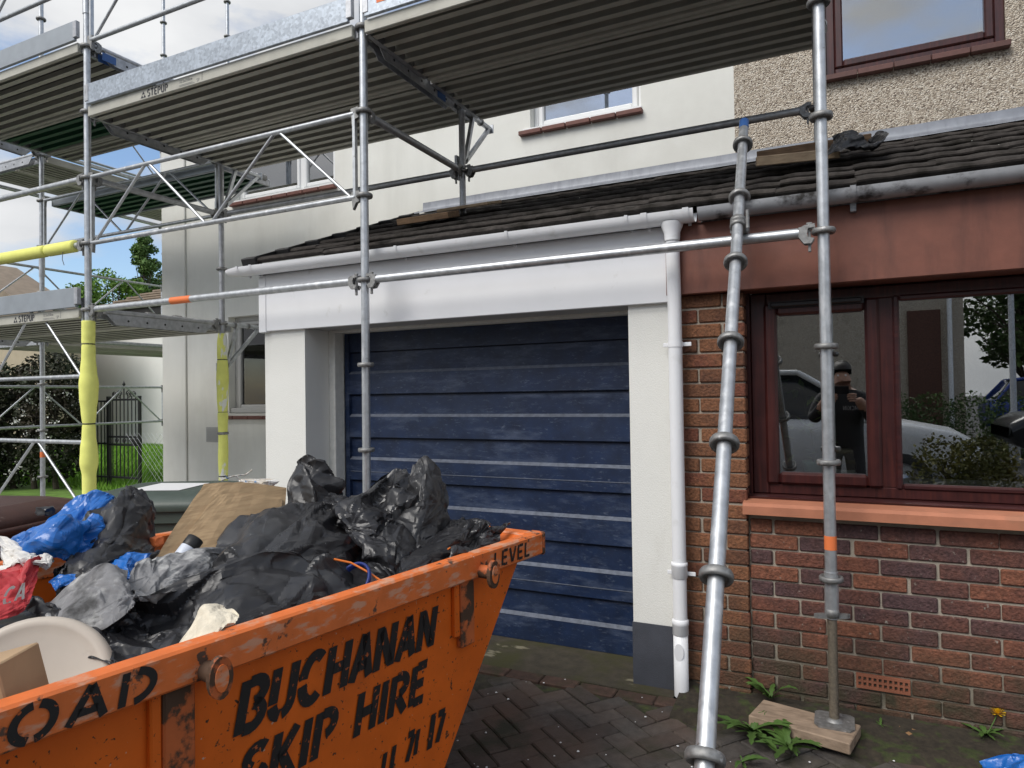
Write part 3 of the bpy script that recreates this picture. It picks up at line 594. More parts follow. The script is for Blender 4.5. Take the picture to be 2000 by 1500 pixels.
ledger((-5.07,YI,LV(6)),(-2.53,YI,LV(6)),'galv_dull'); ledger((-2.53,YI,LV(6)),(-.085,YI,LV(6)),'galv_dull')
ledger((XA,YO,LV(6)),(-5.07,YI,LV(6)),'galv_dull',name='transom'); ledger((XBp,YO,LV(6)),(-2.53,YI,LV(6)),'galv_dull',name='transom')
ledger((-7.80,YI,4.24),(-7.80,6.98,4.24)); ledger((-9.05,YI,4.10),(-9.08,6.93,4.10)); ledger((-7.80,YI,LV(0)),(-5.07,YI,LV(0)),'galv_dull')
ledger((-7.80,YI,LV(4)),(-7.80,6.98,LV(4)),'galv_dull')
def bearer(p,q,z,blue=None):
    """deck-bearing transom: tube on top, perforated channel below"""
    p=Vector((*p,z));q=Vector((*q,z));d=(q-p).normalized(); n=Vector((0,0,1)).cross(d); b=MB(); b.tube(p+d*.05,q-d*.05,.021,12); t=b.build('bearer','galv_dull',scf)
    L=(q-p).length; c=MB()
    for s in (-1,1): c.prism([p+d*.12+n*(s*.022)+Vector((0,0,-.02)),q-d*.12+n*(s*.022)+Vector((0,0,-.02)),q-d*.2+n*(s*.022)+Vector((0,0,-.10)),p+d*.2+n*(s*.022)+Vector((0,0,-.10))],n*(s*.003))
    c.build('channel','galv_dull',t)
    c=MB(); k=.3
    while k<L-.25:
        for s in (-1,1): o=p+d*k+n*(s*.0255)+Vector((0,0,-.062)); c.prism([o+d*(.009*math.cos(a))+Vector((0,0,.009*math.sin(a))) for a in [2*math.pi*i/8 for i in range(8)]],n*(s*.0012))
        k+=.16
    c.build('punched_hole','tie_black',t)['kind']='stuff'
    if blue:
        c=MB(); o=p+d*blue; 
        for s in (-1,1): c.prism([o+n*(s*.0262)+Vector((0,0,-.03)),o+d*.11+n*(s*.0262)+Vector((0,0,-.03)),o+d*.11+n*(s*.0262)+Vector((0,0,-.09)),o+n*(s*.0262)+Vector((0,0,-.09))],n*(s*.001))
        c.build('paint_mark','paint_blue',t)
    for pt,dd in ((p,d),(q,-d)): c=MB(); head(c,pt,dd); c.build('wedge_head','cast_steel',t)
    return t
bearer((XA,YO),(-5.07,YI),LV(7)); bearer((XBp,YO),(-2.53,YI),LV(7),.82); bearer((XC,YO),(-.085,YI),LV(7)); bearer((XA,YO),(-5.07,YI),LV(8)+.03,.10); bearer((XA,YO),(-5.07,YI),LV(4))
bearer((-7.65,YO),(-7.8,YI),LV(8)+.03); bearer((-7.65,YO),(-7.8,YI),LV(4)); bearer((-9.05,YI),(-7.8,YI),LV(8)+.03)
def bracket(x,z,y0=YI,L=.46):
    b=MB(); b.tube((x,y0+.03,z),(x,y0+L,z),.021,12); b.box((x-.03,y0+L,z-.035),(x+.03,y0+L+.012,z+.035),.003)
    br=b.build('side_bracket','galv',scf); c=MB(); c.box((x-.05,y0-.03,z-.43),(x-.03,y0+.06,z-.36)); 
    for ya,za in ((y0+L-.03,z-.015),(y0+.17,z-.015)):
        p=Vector((x,y0+.04,z-.40)); q=Vector((x,ya,za)); d=(q-p).normalized(); n=d.cross(Vector((1,0,0))); c.prism([p+n*.014+Vector((-.014,0,0)),p-n*.014+Vector((-.014,0,0)),p-n*.014+Vector((.014,0,0)),p+n*.014+Vector((.014,0,0))],q-p)
    c.build('brace','galv',br)
    for k in (.14,.3): c=MB(); c.lathe([(.025,-.012),(.029,-.008),(.029,.008),(.025,.012)],(x,y0+k,z),(0,1,0),14); c.build('deck_claw','cast_steel',br)
bracket(-5.07,LV(7)-.02); bracket(-2.53,LV(7)-.02); bracket(-5.07,LV(4))
def lattice(p,q,z0,z1,nd=2,m='galv'):
    """guard rail frame: two chords, end posts, warren diagonals, cast hooks"""
    p=Vector((*p,0));q=Vector((*q,0));d=(q-p).normalized(); a=p+d*.055; c=q-d*.055; L=(c-a).length; Z=lambda v,z:v+Vector((0,0,z))
    b=MB(); b.tube(Z(a,z1),Z(c,z1),.0165,12); t=b.build('guard_rail_frame',m,scf); b=MB(); b.tube(Z(a,z0),Z(c,z0),.0165,12); b.build('bottom_rail',m,t)
    n=Vector((0,0,1)).cross(d)
    for e in (a,c): b=MB(); b.prism([Z(e,z0)+d*.009+n*.013,Z(e,z0)-d*.009+n*.013,Z(e,z0)-d*.009-n*.013,Z(e,z0)+d*.009-n*.013],(0,0,z1-z0)); b.build('end_post',m,t)
    for i in range(nd):
        u0=L*i/nd; u1=L*(i+1)/nd; mid=(u0+u1)/2
        for p_,q_ in ((Z(a+d*(u0+.04),z0+.01),Z(a+d*(mid-.03),z1-.01)),(Z(a+d*(mid+.03),z1-.01),Z(a+d*(u1-.04),z0+.01))): b=MB(); b.tube(p_,q_,.0105,8); b.build('diagonal',m,t)
    for e,s in ((a,-1),(c,1)):
        for z in (z1,z0):
            o=Z(e,z); b=MB(); b.prism([o+d*(-s*.022)+Vector((0,0,.03))+n*.012,o+d*(s*.03)+Vector((0,0,.035))+n*.012,o+d*(s*.05)+Vector((0,0,.01))+n*.012,o+d*(s*.035)+Vector((0,0,-.03))+n*.012,o+d*(s*.012)+Vector((0,0,-.035))+n*.012,o+d*(-s*.012)+Vector((0,0,-.075))+n*.012],n*-.024); b.build('hook','cast_steel',t)
lattice((XA,YO),(XBp,YO),LV(5),LV(6)); lattice((-7.65,YO),(XA,YO),LV(3),LV(4)+.06); lattice((-7.65,YO),(XA,YO),LV(1),LV(2))
lattice((XA,YO),(XBp,YO),LV(8)+.04,LV(9)+.04); lattice((-7.65,YO),(XA,YO),LV(9),LV(10))
lattice((-7.80,YI),(-5.07,YI),LV(6),LV(7)); lattice((-9.05,YI),(-9.08,6.93),LV(9)+.05,LV(10)+.08); lattice((-9.05,YI),(-9.08,6.93),LV(5),LV(6)); lattice((-9.05,YI),(-9.08,6.93),LV(2),LV(3))
mat('jack_steel',(.20,.17,.13),.6,metal=.5,var=.3,vscale=30)
# jack and base plate of the right-hand upright
b=MB(); 
pts=[]; zz0=.095; prof=[]
for i in range(58): prof+= [(.0175,zz0+i*.0078),(.0205,zz0+i*.0078+.0039)]
b.lathe(prof,(XC,YO,0),n=16); jk=b.build('screw_jack','jack_steel',scf,False)
b=MB(); b.prism([(XC-.06,YO-.078,.078),(XC+.06,YO-.078,.078),(XC+.078,YO-.05,.078),(XC+.078,YO+.06,.078),(XC+.06,YO+.078,.078),(XC-.06,YO+.078,.078),(XC-.078,YO+.06,.078),(XC-.078,YO-.05,.078)],(0,0,.008)); b.lathe([(.036,.086),(.030,.094),(.018,.098)],(XC,YO,0),n=16); b.build('base_plate','cast_steel',jk)
b=MB(); b.lathe([(.022,-.02),(.028,-.018),(.03,0),(.028,.018),(.022,.02)],(XC,YO,.545),n=18)
for a in (R(20),R(200)): d=Vector((math.cos(a),math.sin(a),0)); n=Vector((-d.y,d.x,0)); b.prism([Vector((XC,YO,.54))+d*.02+n*.014,Vector((XC,YO,.54))+d*.06+n*.010,Vector((XC,YO,.54))+d*.075,Vector((XC,YO,.54))+d*.06-n*.010,Vector((XC,YO,.54))+d*.02-n*.014],(0,0,-.018))
b.build('wing_nut','cast_steel',jk)
c=MB(); c.tube((XC,YO,.56),(XC,YO,.72),RT+.004,16); c.build('spigot_sleeve','galv',PC)
c=MB(); c.tube((XC,YO,.815),(XC,YO,.875),RT+.0009,16,cap=False); c.build('tape_band','tape_orange',PC)
c=MB(); c.tube((XA-.0,YO,2.2),(XA,YO,2.201),.0246,12); 
c=MB(); c.tube((-7.8,YI,.9),(-7.8,YI,.96),RT+.0009,14,cap=False); c.build('tape_band','tape_orange',PG)
c=MB(); p=onY(352,583,YO); c.tube((-4.18,YO,LV(4)),(-3.98,YO,LV(4)),RT+.0008,14,cap=False); c.build('tape_band','tape_orange',scf)
# ---- decks
def deck(o,L,w,z,yaw=0,m='deck_cream',nr=6,label='',rib=None,group='scaffold platforms'):
    """o = near left corner (x,y); runs L along local x, w across; z = underside"""
    M=Matrix.Translation((o[0],o[1],z))@Matrix.Rotation(yaw,4,'Z')
    t=thing('scaffold_deck',label,'scaffold deck',tuple(M@Vector((L/2,w/2,0))),group)
    b=MB(M); b.box((.03,.002,.060),(L-.03,w-.002,.074)); b.build('tread_panel','deck_dark',t); p=(w-.06)/nr
    for i in range(nr):
        y=.03+(i+.5)*p; h=p*.20; b=MB(M); b.prism([(.031,y-h,.006),(.031,y+h,.006),(.031,y+h,.010),(.031,y+.003,.010),(.031,y+.003,.0595),(.031,y-.003,.0595),(.031,y-.003,.010),(.031,y-h,.010)],(L-.062,0,0)); b.build('rib',rib or m,t)
    for y in (0,w-.03): b=MB(M); b.box((.02,y,0),(L-.02,y+.03,.076),.004); b.build('side_rail',m,t)
    for x in (.0,L-.03): b=MB(M); b.box((x,.031,.004),(x+.03,w-.031,.0575)); b.build('end_channel','galv_dull',t)
    for x in (-.02,L-.03):
        for y in (.08,w-.16): b=MB(M); b.lathe([(.026,0),(.032,.003),(.032,.077),(.026,.08)],(x+.025,y,.068),(0,1,0),12); b.build('deck_claw','cast_steel',t)
    return t,M
def stamp(t,M,x,text_right=True,y=-.0015,s=1,flip=False):
    """maker's print on a side rail"""
    b=MB(M); h=.050*s; z=.012
    for (a,c) in ((0,0),(.5,0),(.25,.5)): b.add([(x+a*h*1.1,y,z+c*h),(x+(a+.5)*h*1.1,y,z+c*h),(x+(a+.25)*h*1.1,y,z+(c+.46)*h)],[(0,1,2)])
    x2=x+h*1.4; x2+=lettering(b,'STEPUP',(x2,y,z),(1,0,0),(0,0,1),h,.22,.16,1.0)
    b.build('print','print_black',t,False)['kind']='stuff'
    b=MB(M); x3=x2+.11; lettering(b,'72.5x250cm',(x3,y,z+.024),(1,0,0),(0,0,1),.021,.13,.12); x4=x3+.17
    lettering(b,'SP',(x4,y,z),(1,0,0),(0,0,1),.022,.12); b.box((x3,y-.0002,z),(x3+.15,y,z+.002)); b.box((x3,y-.0002,z+.008),(x3+.13,y,z+.010)); b.box((x4+.05,y-.0002,z),(x4+.053,y,z+.05)); b.build('print','print_grey',t,False)['kind']='stuff'
ZD=3.635
t,M=deck((-5.06,YO-.035),2.52,.70,ZD,label='cream edged scaffold deck beside the printed edge, outer board between foam wrapped pole and garage',nr=6); stamp(t,M,.62)
t,M=deck((-5.06,YO+.68),2.52,.72,ZD,label='inner scaffold deck over the garage gutter corner, next to the white house',nr=6); stamp(t,M,1.35)
t,M=deck((-2.49,YO-.035),2.44,.70,ZD,label='outer scaffold deck over the blue garage door, with orange sticker board on its edge',nr=6)
t,M=deck((-2.49,YO+.68),2.44,.72,ZD,label='inner scaffold deck below the small white framed upper window',nr=6); stamp(t,M,1.22)
ZU=4.15
t,M=deck((-7.62,YO-.035),2.48,.70,ZU,label='higher scaffold deck left of the foam wrapped pole, outer board with grey kick plate',nr=6); 
t,M=deck((-7.62,YO+.68),2.48,.50,ZU,label='higher scaffold deck with green painted underside left of the foam wrapped pole',nr=4,rib='deck_green')
t,M=deck((-7.62,YO+1.185),2.48,.24,ZU,label='narrow infill scaffold board behind the green painted deck',nr=2)
t,M=deck((-7.75,YI+.06),2.62,.62,ZD,label='green undersided scaffold deck on brackets against the white house corner',nr=5,rib='deck_green',m='galv_sheet_grey')
ZL=2.13
t,M=deck((-7.62,YO-.035),2.48,.70,ZL,label='low scaffold deck with printed edge beside the yellow foam wrapped pole'); stamp(t,M,1.62)
t,M=deck((-7.62,YO+.68),2.48,.72,ZL,label='low inner scaffold deck ending at the second foam wrapped pole')
t,M=deck((-7.86,YI+.08),2.4,.56,ZU,R(90),label='upper scaffold deck running back along the house side, nearest the house'); t2,M2=deck((-8.46,YI+.08),2.4,.56,ZU,R(90),label='upper scaffold deck running back along the house side, on the outer edge')
t,M=deck((-7.86,YI+.08),2.4,.56,ZL,R(90),label='low scaffold deck running back along the house side, nearest the house'); t2,M2=deck((-8.46,YI+.08),2.4,.56,ZL,R(90),label='low scaffold deck running back along the house side, on the outer edge')
# ---- toe boards
def toe(x0,x1,z,label,m='galv_sheet',h=.15,sticker=None):
    t=thing('toe_board',label,'toe board',((x0+x1)/2,YO-.05,z),'kick plates along the scaffold decks')
    b=MB(); b.box((x0,YO-.062,z),(x1,YO-.038,z+h),.003); b.build('board',m,t)
    for x in (x0,x1): b=MB(); b.box((x-.012,YO-.066,z+.02),(x+.03,YO-.034,z+h-.004),.003); b.build('end_clip','galv_dull',t)
    if sticker: b=MB(); b.quad((sticker,YO-.0632,z+.055),(sticker+.2,YO-.0632,z+.055),(sticker+.2,YO-.0632,z+.13),(sticker,YO-.0632,z+.13)); b.build('sticker','tape_orange',t,False)
toe(-5.02,-2.57,ZD+.079,'spangled galvanised kick plate above the deck printed with maker name')
toe(-2.45,-.10,ZD+.079,'galvanised kick plate carrying an orange sticker above the garage door',sticker=-2.36)
toe(-7.58,-5.16,ZU+.079,'plain grey kick plate on the highest scaffold deck','galv_sheet_grey'); toe(-7.58,-5.16,ZL+.079,'plain grey kick plate on the lowest scaffold deck','galv_sheet_grey')
# ---- foam sleeves
def foam_up(x,y,segs,m,label):
    t=thing('foam_sleeve',label,'foam sleeve',(x,y,segs[0][0]),'yellow foam padding on the scaffold')
    for k,(z0,z1,prof) in enumerate(segs):
        b=MB(); pts=[(0,z0)]; n=26; rows=[]
        for i in range(n+1):
            u=i/n; f=u*(len(prof)-1); a=int(min(f,len(prof)-2)); r=prof[a]+(prof[a+1]-prof[a])*(3*(f-a)**2-2*(f-a)**3)
            if i in (0,n): r*=.93
            rows.append([(x+(r*(1+.03*noise.noise((q*.6,u*4,k))))*math.cos(2*math.pi*q/20)+.004*noise.noise((u*3,k,x)),y+r*math.sin(2*math.pi*q/20),z0+(z1-z0)*u) for q in range(20)])
        b.grid(rows,True,True); b.add([(x,y,z0),*rows[0]],[(0,i+1,(i+1)%20+1) for i in range(20)]); b.add([(x,y,z1),*rows[-1]],[(0,i+1,(i+1)%20+1) for i in range(20)]); b.build('padding',m,t)
        if k: b=MB(); r=prof[0]*.93; b.lathe([(r,-.006),(r+.003,-.003),(r+.003,.003),(r,.006)],(x,y,z0),n=18); b.build('cable_tie','tie_black',t)
    return t
foam_up(XA,YO,[(.75,1.33,[.047,.047,.047,.062,.058,.047,.044]),(1.33,1.93,[.044,.052,.062,.066,.055,.047,.046]),(1.93,2.105,[.045,.046,.046])],'foam_yellow','bulging yellow foam sleeve tied round the front scaffold pole')
foam_up(-5.07,YI,[(.35,.80,[.04,.042,.04,.04]),(.80,1.38,[.040,.044,.041,.046]),(1.38,1.86,[.042,.05,.054,.046]),(1.86,2.10,[.044,.046,.038])],'foam_painted','paint smeared yellow foam sleeve on the pole by the kitchen window')
t=thing('foam_sleeve','yellow foam sleeve lying along a horizontal scaffold tube','foam sleeve',(-5.9,YO,LV(5)-.06),'yellow foam padding on the scaffold')
for xa,xb in ((-6.62,-5.62),(-5.60,-5.24)):
    b=MB(); b.lathe([(.0245,0),(.042,.003),(.047,.02),(.047,abs(xb-xa)-.02),(.042,abs(xb-xa)-.003),(.0245,abs(xb-xa))],(xa,YO,LV(5)),(1,0,0),20); b.build('padding','foam_yellow',t)
b=MB(); b.path([(-5.36,YO-.03,LV(5)-.04),(-5.35,YO-.04,LV(5)-.1),(-5.31,YO-.05,LV(5)-.15)],.0025,5); b.build('cable_tie','tie_black',t)
# ---- leaning loose tube with collars, hooked to the low ledger
KP=.966; P0=CP+(Vector((-.4367,3.7669,2.8070))-CP)*KP; DV=Vector((.018794,-.334687,-.370987))*KP
lt=thing('loose_upright','loose galvanised scaffold upright leaning on the rail beside the downpipe','scaffold tube',P0+DV*7.5)
Q0=P0-DV*.48; Q1=P0+DV*7.52
b=MB(); b.tube(Q0,Q1,RT,20); b.build('tube','galv',lt)
b=MB(); b.tube(Q0-DV*.002,Q0+DV*.16,RT+.0008,20,r2=RT+.0006); b.build('paint_mark','paint_blue',lt)
rot=DV.to_track_quat('Z','Y').to_euler()
for k in range(0,8): put(RING,'collar',P0+DV*k,lt,rot,(1.0,1.0,1.15))
cp=P0+DV*1.43; b=MB()
for s in (-1,1): b.lathe([(RT+.001,-.014),(RT+.010,-.014),(RT+.010,.014),(RT+.001,.014)],cp+DV*(.03*s),DV,16)
b.box((cp.x-.04,YO-.03,cp.z-.035),(cp.x+.04,YO+.04,cp.z+.02),.008); b.tube((cp.x+.045,cp.y-.03,cp.z-.03),(cp.x+.045,cp.y-.03,cp.z+.05),.008,8); b.build('swivel_coupler','cast_steel',lt)
# ---- boards under the roof uprights, jack block
mat('timber',(.24,.15,.085),.8,var=.2,vscale=6,stretch=(1,1,1),extra=overlay((.14,.085,.05),30,.45,.7,6,None,(.15,2,2)),bump=.2,bscale=60)
mat('timber_pale',(.42,.31,.20),.8,var=.15,vscale=6,extra=overlay((.28,.19,.12),26,.45,.7,6,None,(.4,2,2)))
def on_roof(x,y,up_=0): return ZE+.045+(y-YE)*math.tan(SL)+up_
def plank(cx,cy,L,W,T,yaw,lift,label,m='timber',roll=0.0):
    M=Matrix.Translation((cx,cy,on_roof(cx,cy)+lift))@Matrix.Rotation(SL*.8,4,'X')@Matrix.Rotation(yaw,4,'Z')@Matrix.Rotation(roll,4,'Y')
    b=MB(M); b.box((-L/2,-W/2,0),(L/2,W/2,T),.004); o=b.build('timber_board',m); tag(o,label,'board','boards packed under the roof uprights'); return o
plank(-2.67,4.19,.42,.19,.045,R(4),.0,'short thick board wedged lowest on the tiled roof','timber'); plank(-2.46,4.42,.46,.20,.022,R(-6),.035,'thin board lying on top of the thick one under a roof upright','timber_pale')
plank(-.12,4.47,.62,.17,.06,R(2),.045,'board under the roof upright beneath the pebbledashed wall','timber'); plank(-.20,4.27,.44,.15,.055,R(8),.02,'broken timber offcut beside a black rag on the roof','timber_pale',.05)
mat('timber_dull',(.30,.22,.155),.85,var=.2,vscale=6,extra=overlay((.17,.12,.08),22,.48,.7,6,None,(.5,2,2)),bump=.3,bscale=50)
blk=MB(Matrix.Translation((-.17,3.21,.03))@Matrix.Rotation(R(-13),4,'Z')); blk.box((-.205,-.098,0),(.205,.098,.047),.004); tag(blk.build('timber_block','timber_dull'),'rough wooden sole board under the scaffold jack by the brick wall','wooden block')
# ================================================================== skip
HS=.97; K=onZ(1047,1042,HS); _l=onZ(0,1380,HS); E1=(_l-K).normalized(); E2=Vector((E1.y,-E1.x,0)); E2=E2 if E2.x<0 else -E2
SM=Matrix(((E1.x,E2.x,0,K.x),(E1.y,E2.y,0,K.y),(0,0,1,0),(0,0,0,1)))     # skip frame: x along the long side towards the street, y across, z up
SLN,SWD=1.83,1.29
def sk_pt(px,py,b):
    d=ray(px,py); t=((K+E2*b-CP).dot(E2))/d.dot(E2); return CP+d*t
mat('skip_orange',(.70,.135,.012),.50,spec=.3,var=.10,vscale=3,bump=.12,bscale=40,extra=chain(overlay((.50,.10,.016),2.3,.52,.72),overlay((.055,.030,.018),60,.645,.665,4,.8),overlay((.075,.040,.02),16,.69,.71,7,.8),overlay((.55,.36,.26),45,.71,.725,3)))
mat('skip_rim',(.70,.165,.035),.55,var=.12,vscale=5,bump=.2,bscale=50,extra=chain(overlay((.62,.30,.18),14,.52,.62,6,None,(1,1,3)),overlay((.10,.055,.035),17,.61,.65,6,.8),overlay((.72,.68,.62),12,.71,.725,5)))
mat('skip_worn',(.50,.12,.03),.6,var=.15,vscale=6,extra=overlay((.075,.040,.022),13,.46,.52,6,.8))
mat('stencil_black',(.012,.011,.011),.6,extra=chain(overlay((.45,.10,.02),60,.63,.66,5),overlay((.42,.11,.025),9,.68,.72,5)))
mat('skip_inside',(.16,.05,.02),.7,var=.3,vscale=6,extra=overlay((.05,.03,.02),6,.45,.6))
skip=thing('skip','rusty orange builders skip with stencilled black lettering, heaped with rubbish','skip',tuple(SM@Vector((SLN/2,SWD/2,0))))
sl=.444/.594
def sbox(name,a,b,m,par,bev=.003): q=MB(SM); q.box(a,b,bev); return q.build(name,m,par)
side=MB(SM)
for y0,y1 in ((.030,.036),(SWD-.036,SWD-.03)):
    side=MB(SM); side.prism([(.02,y0,HS-.01),(SLN-.02,y0,HS-.01),(SLN-.02-sl*(HS-.02),y0,.02),(.02+sl*(HS-.02),y0,.02)],(0,y1-y0,0)); side.build('side_panel','skip_orange',skip)
for sg in (0,1):
    q=MB(SM); f=(lambda x:x) if sg==0 else (lambda x:SLN-x)
    q.add([(f(.02),.03,HS-.01),(f(.02),SWD-.03,HS-.01),(f(.02+sl*(HS-.02)),SWD-.03,.02),(f(.02+sl*(HS-.02)),.03,.02)],[(0,1,2,3)]); q.build('end_panel','skip_orange',skip,False)
q=MB(SM); x0=.02+sl*(HS-.02); q.box((x0,.03,0),(SLN-x0,SWD-.03,.02)); q.build('floor','skip_inside',skip)
# rim: box section all round
RB=.082
for a,b in (((-.03,-.012,HS-RB),(SLN+.03,.040,HS)),((-.03,SWD-.040,HS-RB),(SLN+.03,SWD+.012,HS)),((-.045,.04,HS-RB+.01),(.02,SWD-.04,HS-.002)),((SLN-.02,.04,HS-RB+.01),(SLN+.045,SWD-.04,HS-.002))): sbox('rim','' or a,b,'skip_rim',skip,.006)
sbox('rim_end_cap',(-.048,-.014,HS-RB-.004),(-.028,.05,HS+.002),'skip_worn',skip,.006)
for a in (.41,1.395):
    sbox('stiffener',(a-.035,.006,HS-.30),(a+.035,.0305,HS-RB),'skip_worn',skip,.004); sbox('stiffener',(a+.035,.012,HS-.26),(a+.06,.0305,HS-RB),'skip_orange',skip,.004)
    q=MB(SM); ac=a-.05; q.tube((ac,.0,HS-.062),(ac,-.055,HS-.062),.022,16); pin=q.build('lifting_pin','skip_worn',skip)
    q=MB(SM); q.prism([(ac+.028*math.cos(t),-.055,HS-.066+(.046 if math.sin(t)>0 else .046)*math.sin(t)) for t in [2*math.pi*i/18 for i in range(18)]],(0,-.014,0)); q.build('pin_plate','skip_worn',pin)
    q=MB(SM); q.prism([(ac+.016*math.cos(t),-.069,HS-.066+.030*math.sin(t)) for t in [2*math.pi*i/14 for i in range(14)]],(0,-.003,0)); q.build('casting_mark','skip_rim',pin)
# stencilled lettering (reads from the street end towards the garage)
UX=-E1
def stencil(text,a,z,h,y,wide,wt=.22,gap=.10,lean=.22,jit=0):
    q=MB(); lettering(q,text,SM@Vector((a,y,z)),UX,Vector((0,0,1))+UX*lean,h,wt,gap,wide,jit); return q.build('lettering','stencil_black',skip,False)
def fit(text,gap,a0,a1,h): return (a0-a1)/(h*(sum(GL[c][0]+gap for c in text)-gap))
stencil('BUCHANAN',1.255,.715,.118,.0265,fit('BUCHANAN',.10,1.255,.565,.118),.235,.10); stencil('SKIP HIRE',1.25,.562,.112,.0265,fit('SKIP HIRE',.10,1.25,.61,.112),.235,.10)
stencil('LEVEL',.292,HS-.068,.052,-.0145,fit('LEVEL',.14,.285,.06,.052),.19,.14,.1); stencil('LOAD',1.80,HS-.074,.064,-.0145,fit('LOAD',.14,1.80,1.462,.064),.24,.14,.18)
q=MB()   # remains of a sprayed number, upper halves only legible as strokes
for k,(a,z,h) in enumerate(((.86,.385,.06),(.80,.40,.07),(.765,.40,.075),(.70,.405,.08),(.66,.41,.07),(.60,.40,.10),(.565,.405,.09))): lettering(q,'1' if k%3 else '7',SM@Vector((a,.0265,z)),UX,Vector((0,0,1))+UX*.25,h,.24,.1,.8)
q.build('lettering','stencil_black',skip,False)
# ================================================================== crumpled sheets: position based cloth, more material than span
def catmull(net,n,m):
    A=np.array(net,dtype=float)
    def interp(A,n):
        k=A.shape[0]; t=np.linspace(0,k-1,n); i=np.minimum(t.astype(int),k-2); f=(t-i)[:,None,None]
        P=lambda j:A[np.clip(i+j,0,k-1)]
        p0,p1,p2,p3=P(-1),P(0),P(1),P(2)
        return .5*((2*p1)+(-p0+p2)*f+(2*p0-5*p1+4*p2-p3)*f**2+(-p0+3*p1-3*p2+p3)*f**3)
    B=interp(A,n); return interp(B.transpose(1,0,2),m).transpose(1,0,2)
def relax(X,rest,pins,its,bend=.12,rng=None,grav=0,lock=None):
    rh,rv=rest
    def con(P,Q,r,k):
        d=Q-P; L=np.linalg.norm(d,axis=-1,keepdims=True)+1e-9; c=d*((L-r[...,None])/L*.5*k); P+=c; Q-=c
    for it in range(its):
        if grav: X[...,2]-=grav
        for s in (0,1):
            con(X[:,s:-1:2][:, :X[:,s+1::2].shape[1]],X[:,s+1::2],rh[:,s::2][:, :X[:,s+1::2].shape[1]],1.); con(X[s:-1:2][:X[s+1::2].shape[0]],X[s+1::2],rv[s::2][:X[s+1::2].shape[0]],1.)
        # shear and bending resist grid-scale folding
        dg=np.sqrt(rh[:-1]**2+rv[:,:-1]**2)*.985
        con(X[:-1,:-1],X[1:,1:],dg,.25); con(X[1:,:-1],X[:-1,1:],dg,.25)
        for st in (2,4):
            if X.shape[1]>st+1:
                b=rh[:,:1-st].copy()*0
                for q in range(st): b=b+rh[:,q:rh.shape[1]-st+1+q]
                con(X[:,:-st],X[:,st:],b*.95,bend); b=rv[:1-st]*0
                for q in range(st): b=b+rv[q:rv.shape[0]-st+1+q]
                con(X[:-st],X[st:],b*.95,bend)
        for (i,j,t) in pins: X[i,j]+=(t-X[i,j])*.5
    return X
def crumple(net,excess=1.22,seed=0,levels=2,n0=28,bend=.10,amp=.012,fine=1.03,its=70,crease=1.0):
    rng=np.random.default_rng(seed); n=max(40,min(120,n0*4)); X=catmull(net,n,n).copy()
    if crease:
        s=min(1.,min(np.linalg.norm(X[-1]-X[0],axis=-1).mean(),np.linalg.norm(X[:,-1]-X[:,0],axis=-1).mean())/.34); s=max(s,.3)
        k=crease*s*min(1.9,.95+2.6*(excess-1)); X=facets(X,.17*s,.024*k,rng); X=facets(X,.085*s,.012*k,rng); X=folds(X,rng,3,.10*k); X=facets(X,.045*s,.0045*k,rng); X=facets(X,.022*s,.0012*k,rng)
    return X
from mathutils.geometry import delaunay_2d_cdt
def facets(X,size,amp,rng):
    """sharp creases: continuous piecewise-planar height over a random triangulation of the sheet"""
    n,m=X.shape[:2]; du=np.linalg.norm(X[:,1:]-X[:,:-1],axis=-1).mean(); dv=np.linalg.norm(X[1:]-X[:-1],axis=-1).mean(); W_,H_=du*(m-1),dv*(n-1)
    k=max(6,int(W_*H_/size**2)); P=np.concatenate([rng.uniform([-.05*W_,-.05*H_],[1.05*W_,1.05*H_],(k,2)),np.array([(-.2*W_,-.2*H_),(1.2*W_,-.2*H_),(1.2*W_,1.2*H_),(-.2*W_,1.2*H_)])]); h=rng.normal(0,1,len(P))
    vo,_,fo,*_r=delaunay_2d_cdt([Vector(p) for p in P],[],[],0,1e-6); vo=np.array([v[:] for v in vo]); h=np.resize(h,len(vo)); uu,vv=np.meshgrid(np.arange(m)*du,np.arange(n)*dv); Z=np.zeros((n,m))
    for f in fo:
        a,b,c=vo[f[0]],vo[f[1]],vo[f[2]]; D=(b[1]-c[1])*(a[0]-c[0])+(c[0]-b[0])*(a[1]-c[1])
        if abs(D)<1e-12: continue
        l1=((b[1]-c[1])*(uu-c[0])+(c[0]-b[0])*(vv-c[1]))/D; l2=((c[1]-a[1])*(uu-c[0])+(a[0]-c[0])*(vv-c[1]))/D; l3=1-l1-l2; k_=(l1>=-1e-9)&(l2>=-1e-9)&(l3>=-1e-9); Z[k_]=(l1*h[f[0]]+l2*h[f[1]]+l3*h[f[2]])[k_]
    N_=np.cross(np.gradient(X,axis=0),np.gradient(X,axis=1)); 
    for _q in range(2): N_[1:-1,1:-1]=(N_[1:-1,1:-1]*2+N_[2:,1:-1]+N_[:-2,1:-1]+N_[1:-1,2:]+N_[1:-1,:-2])/6
    N_/=np.linalg.norm(N_,axis=-1,keepdims=True)+1e-9; return X+N_*(Z*amp)[...,None]
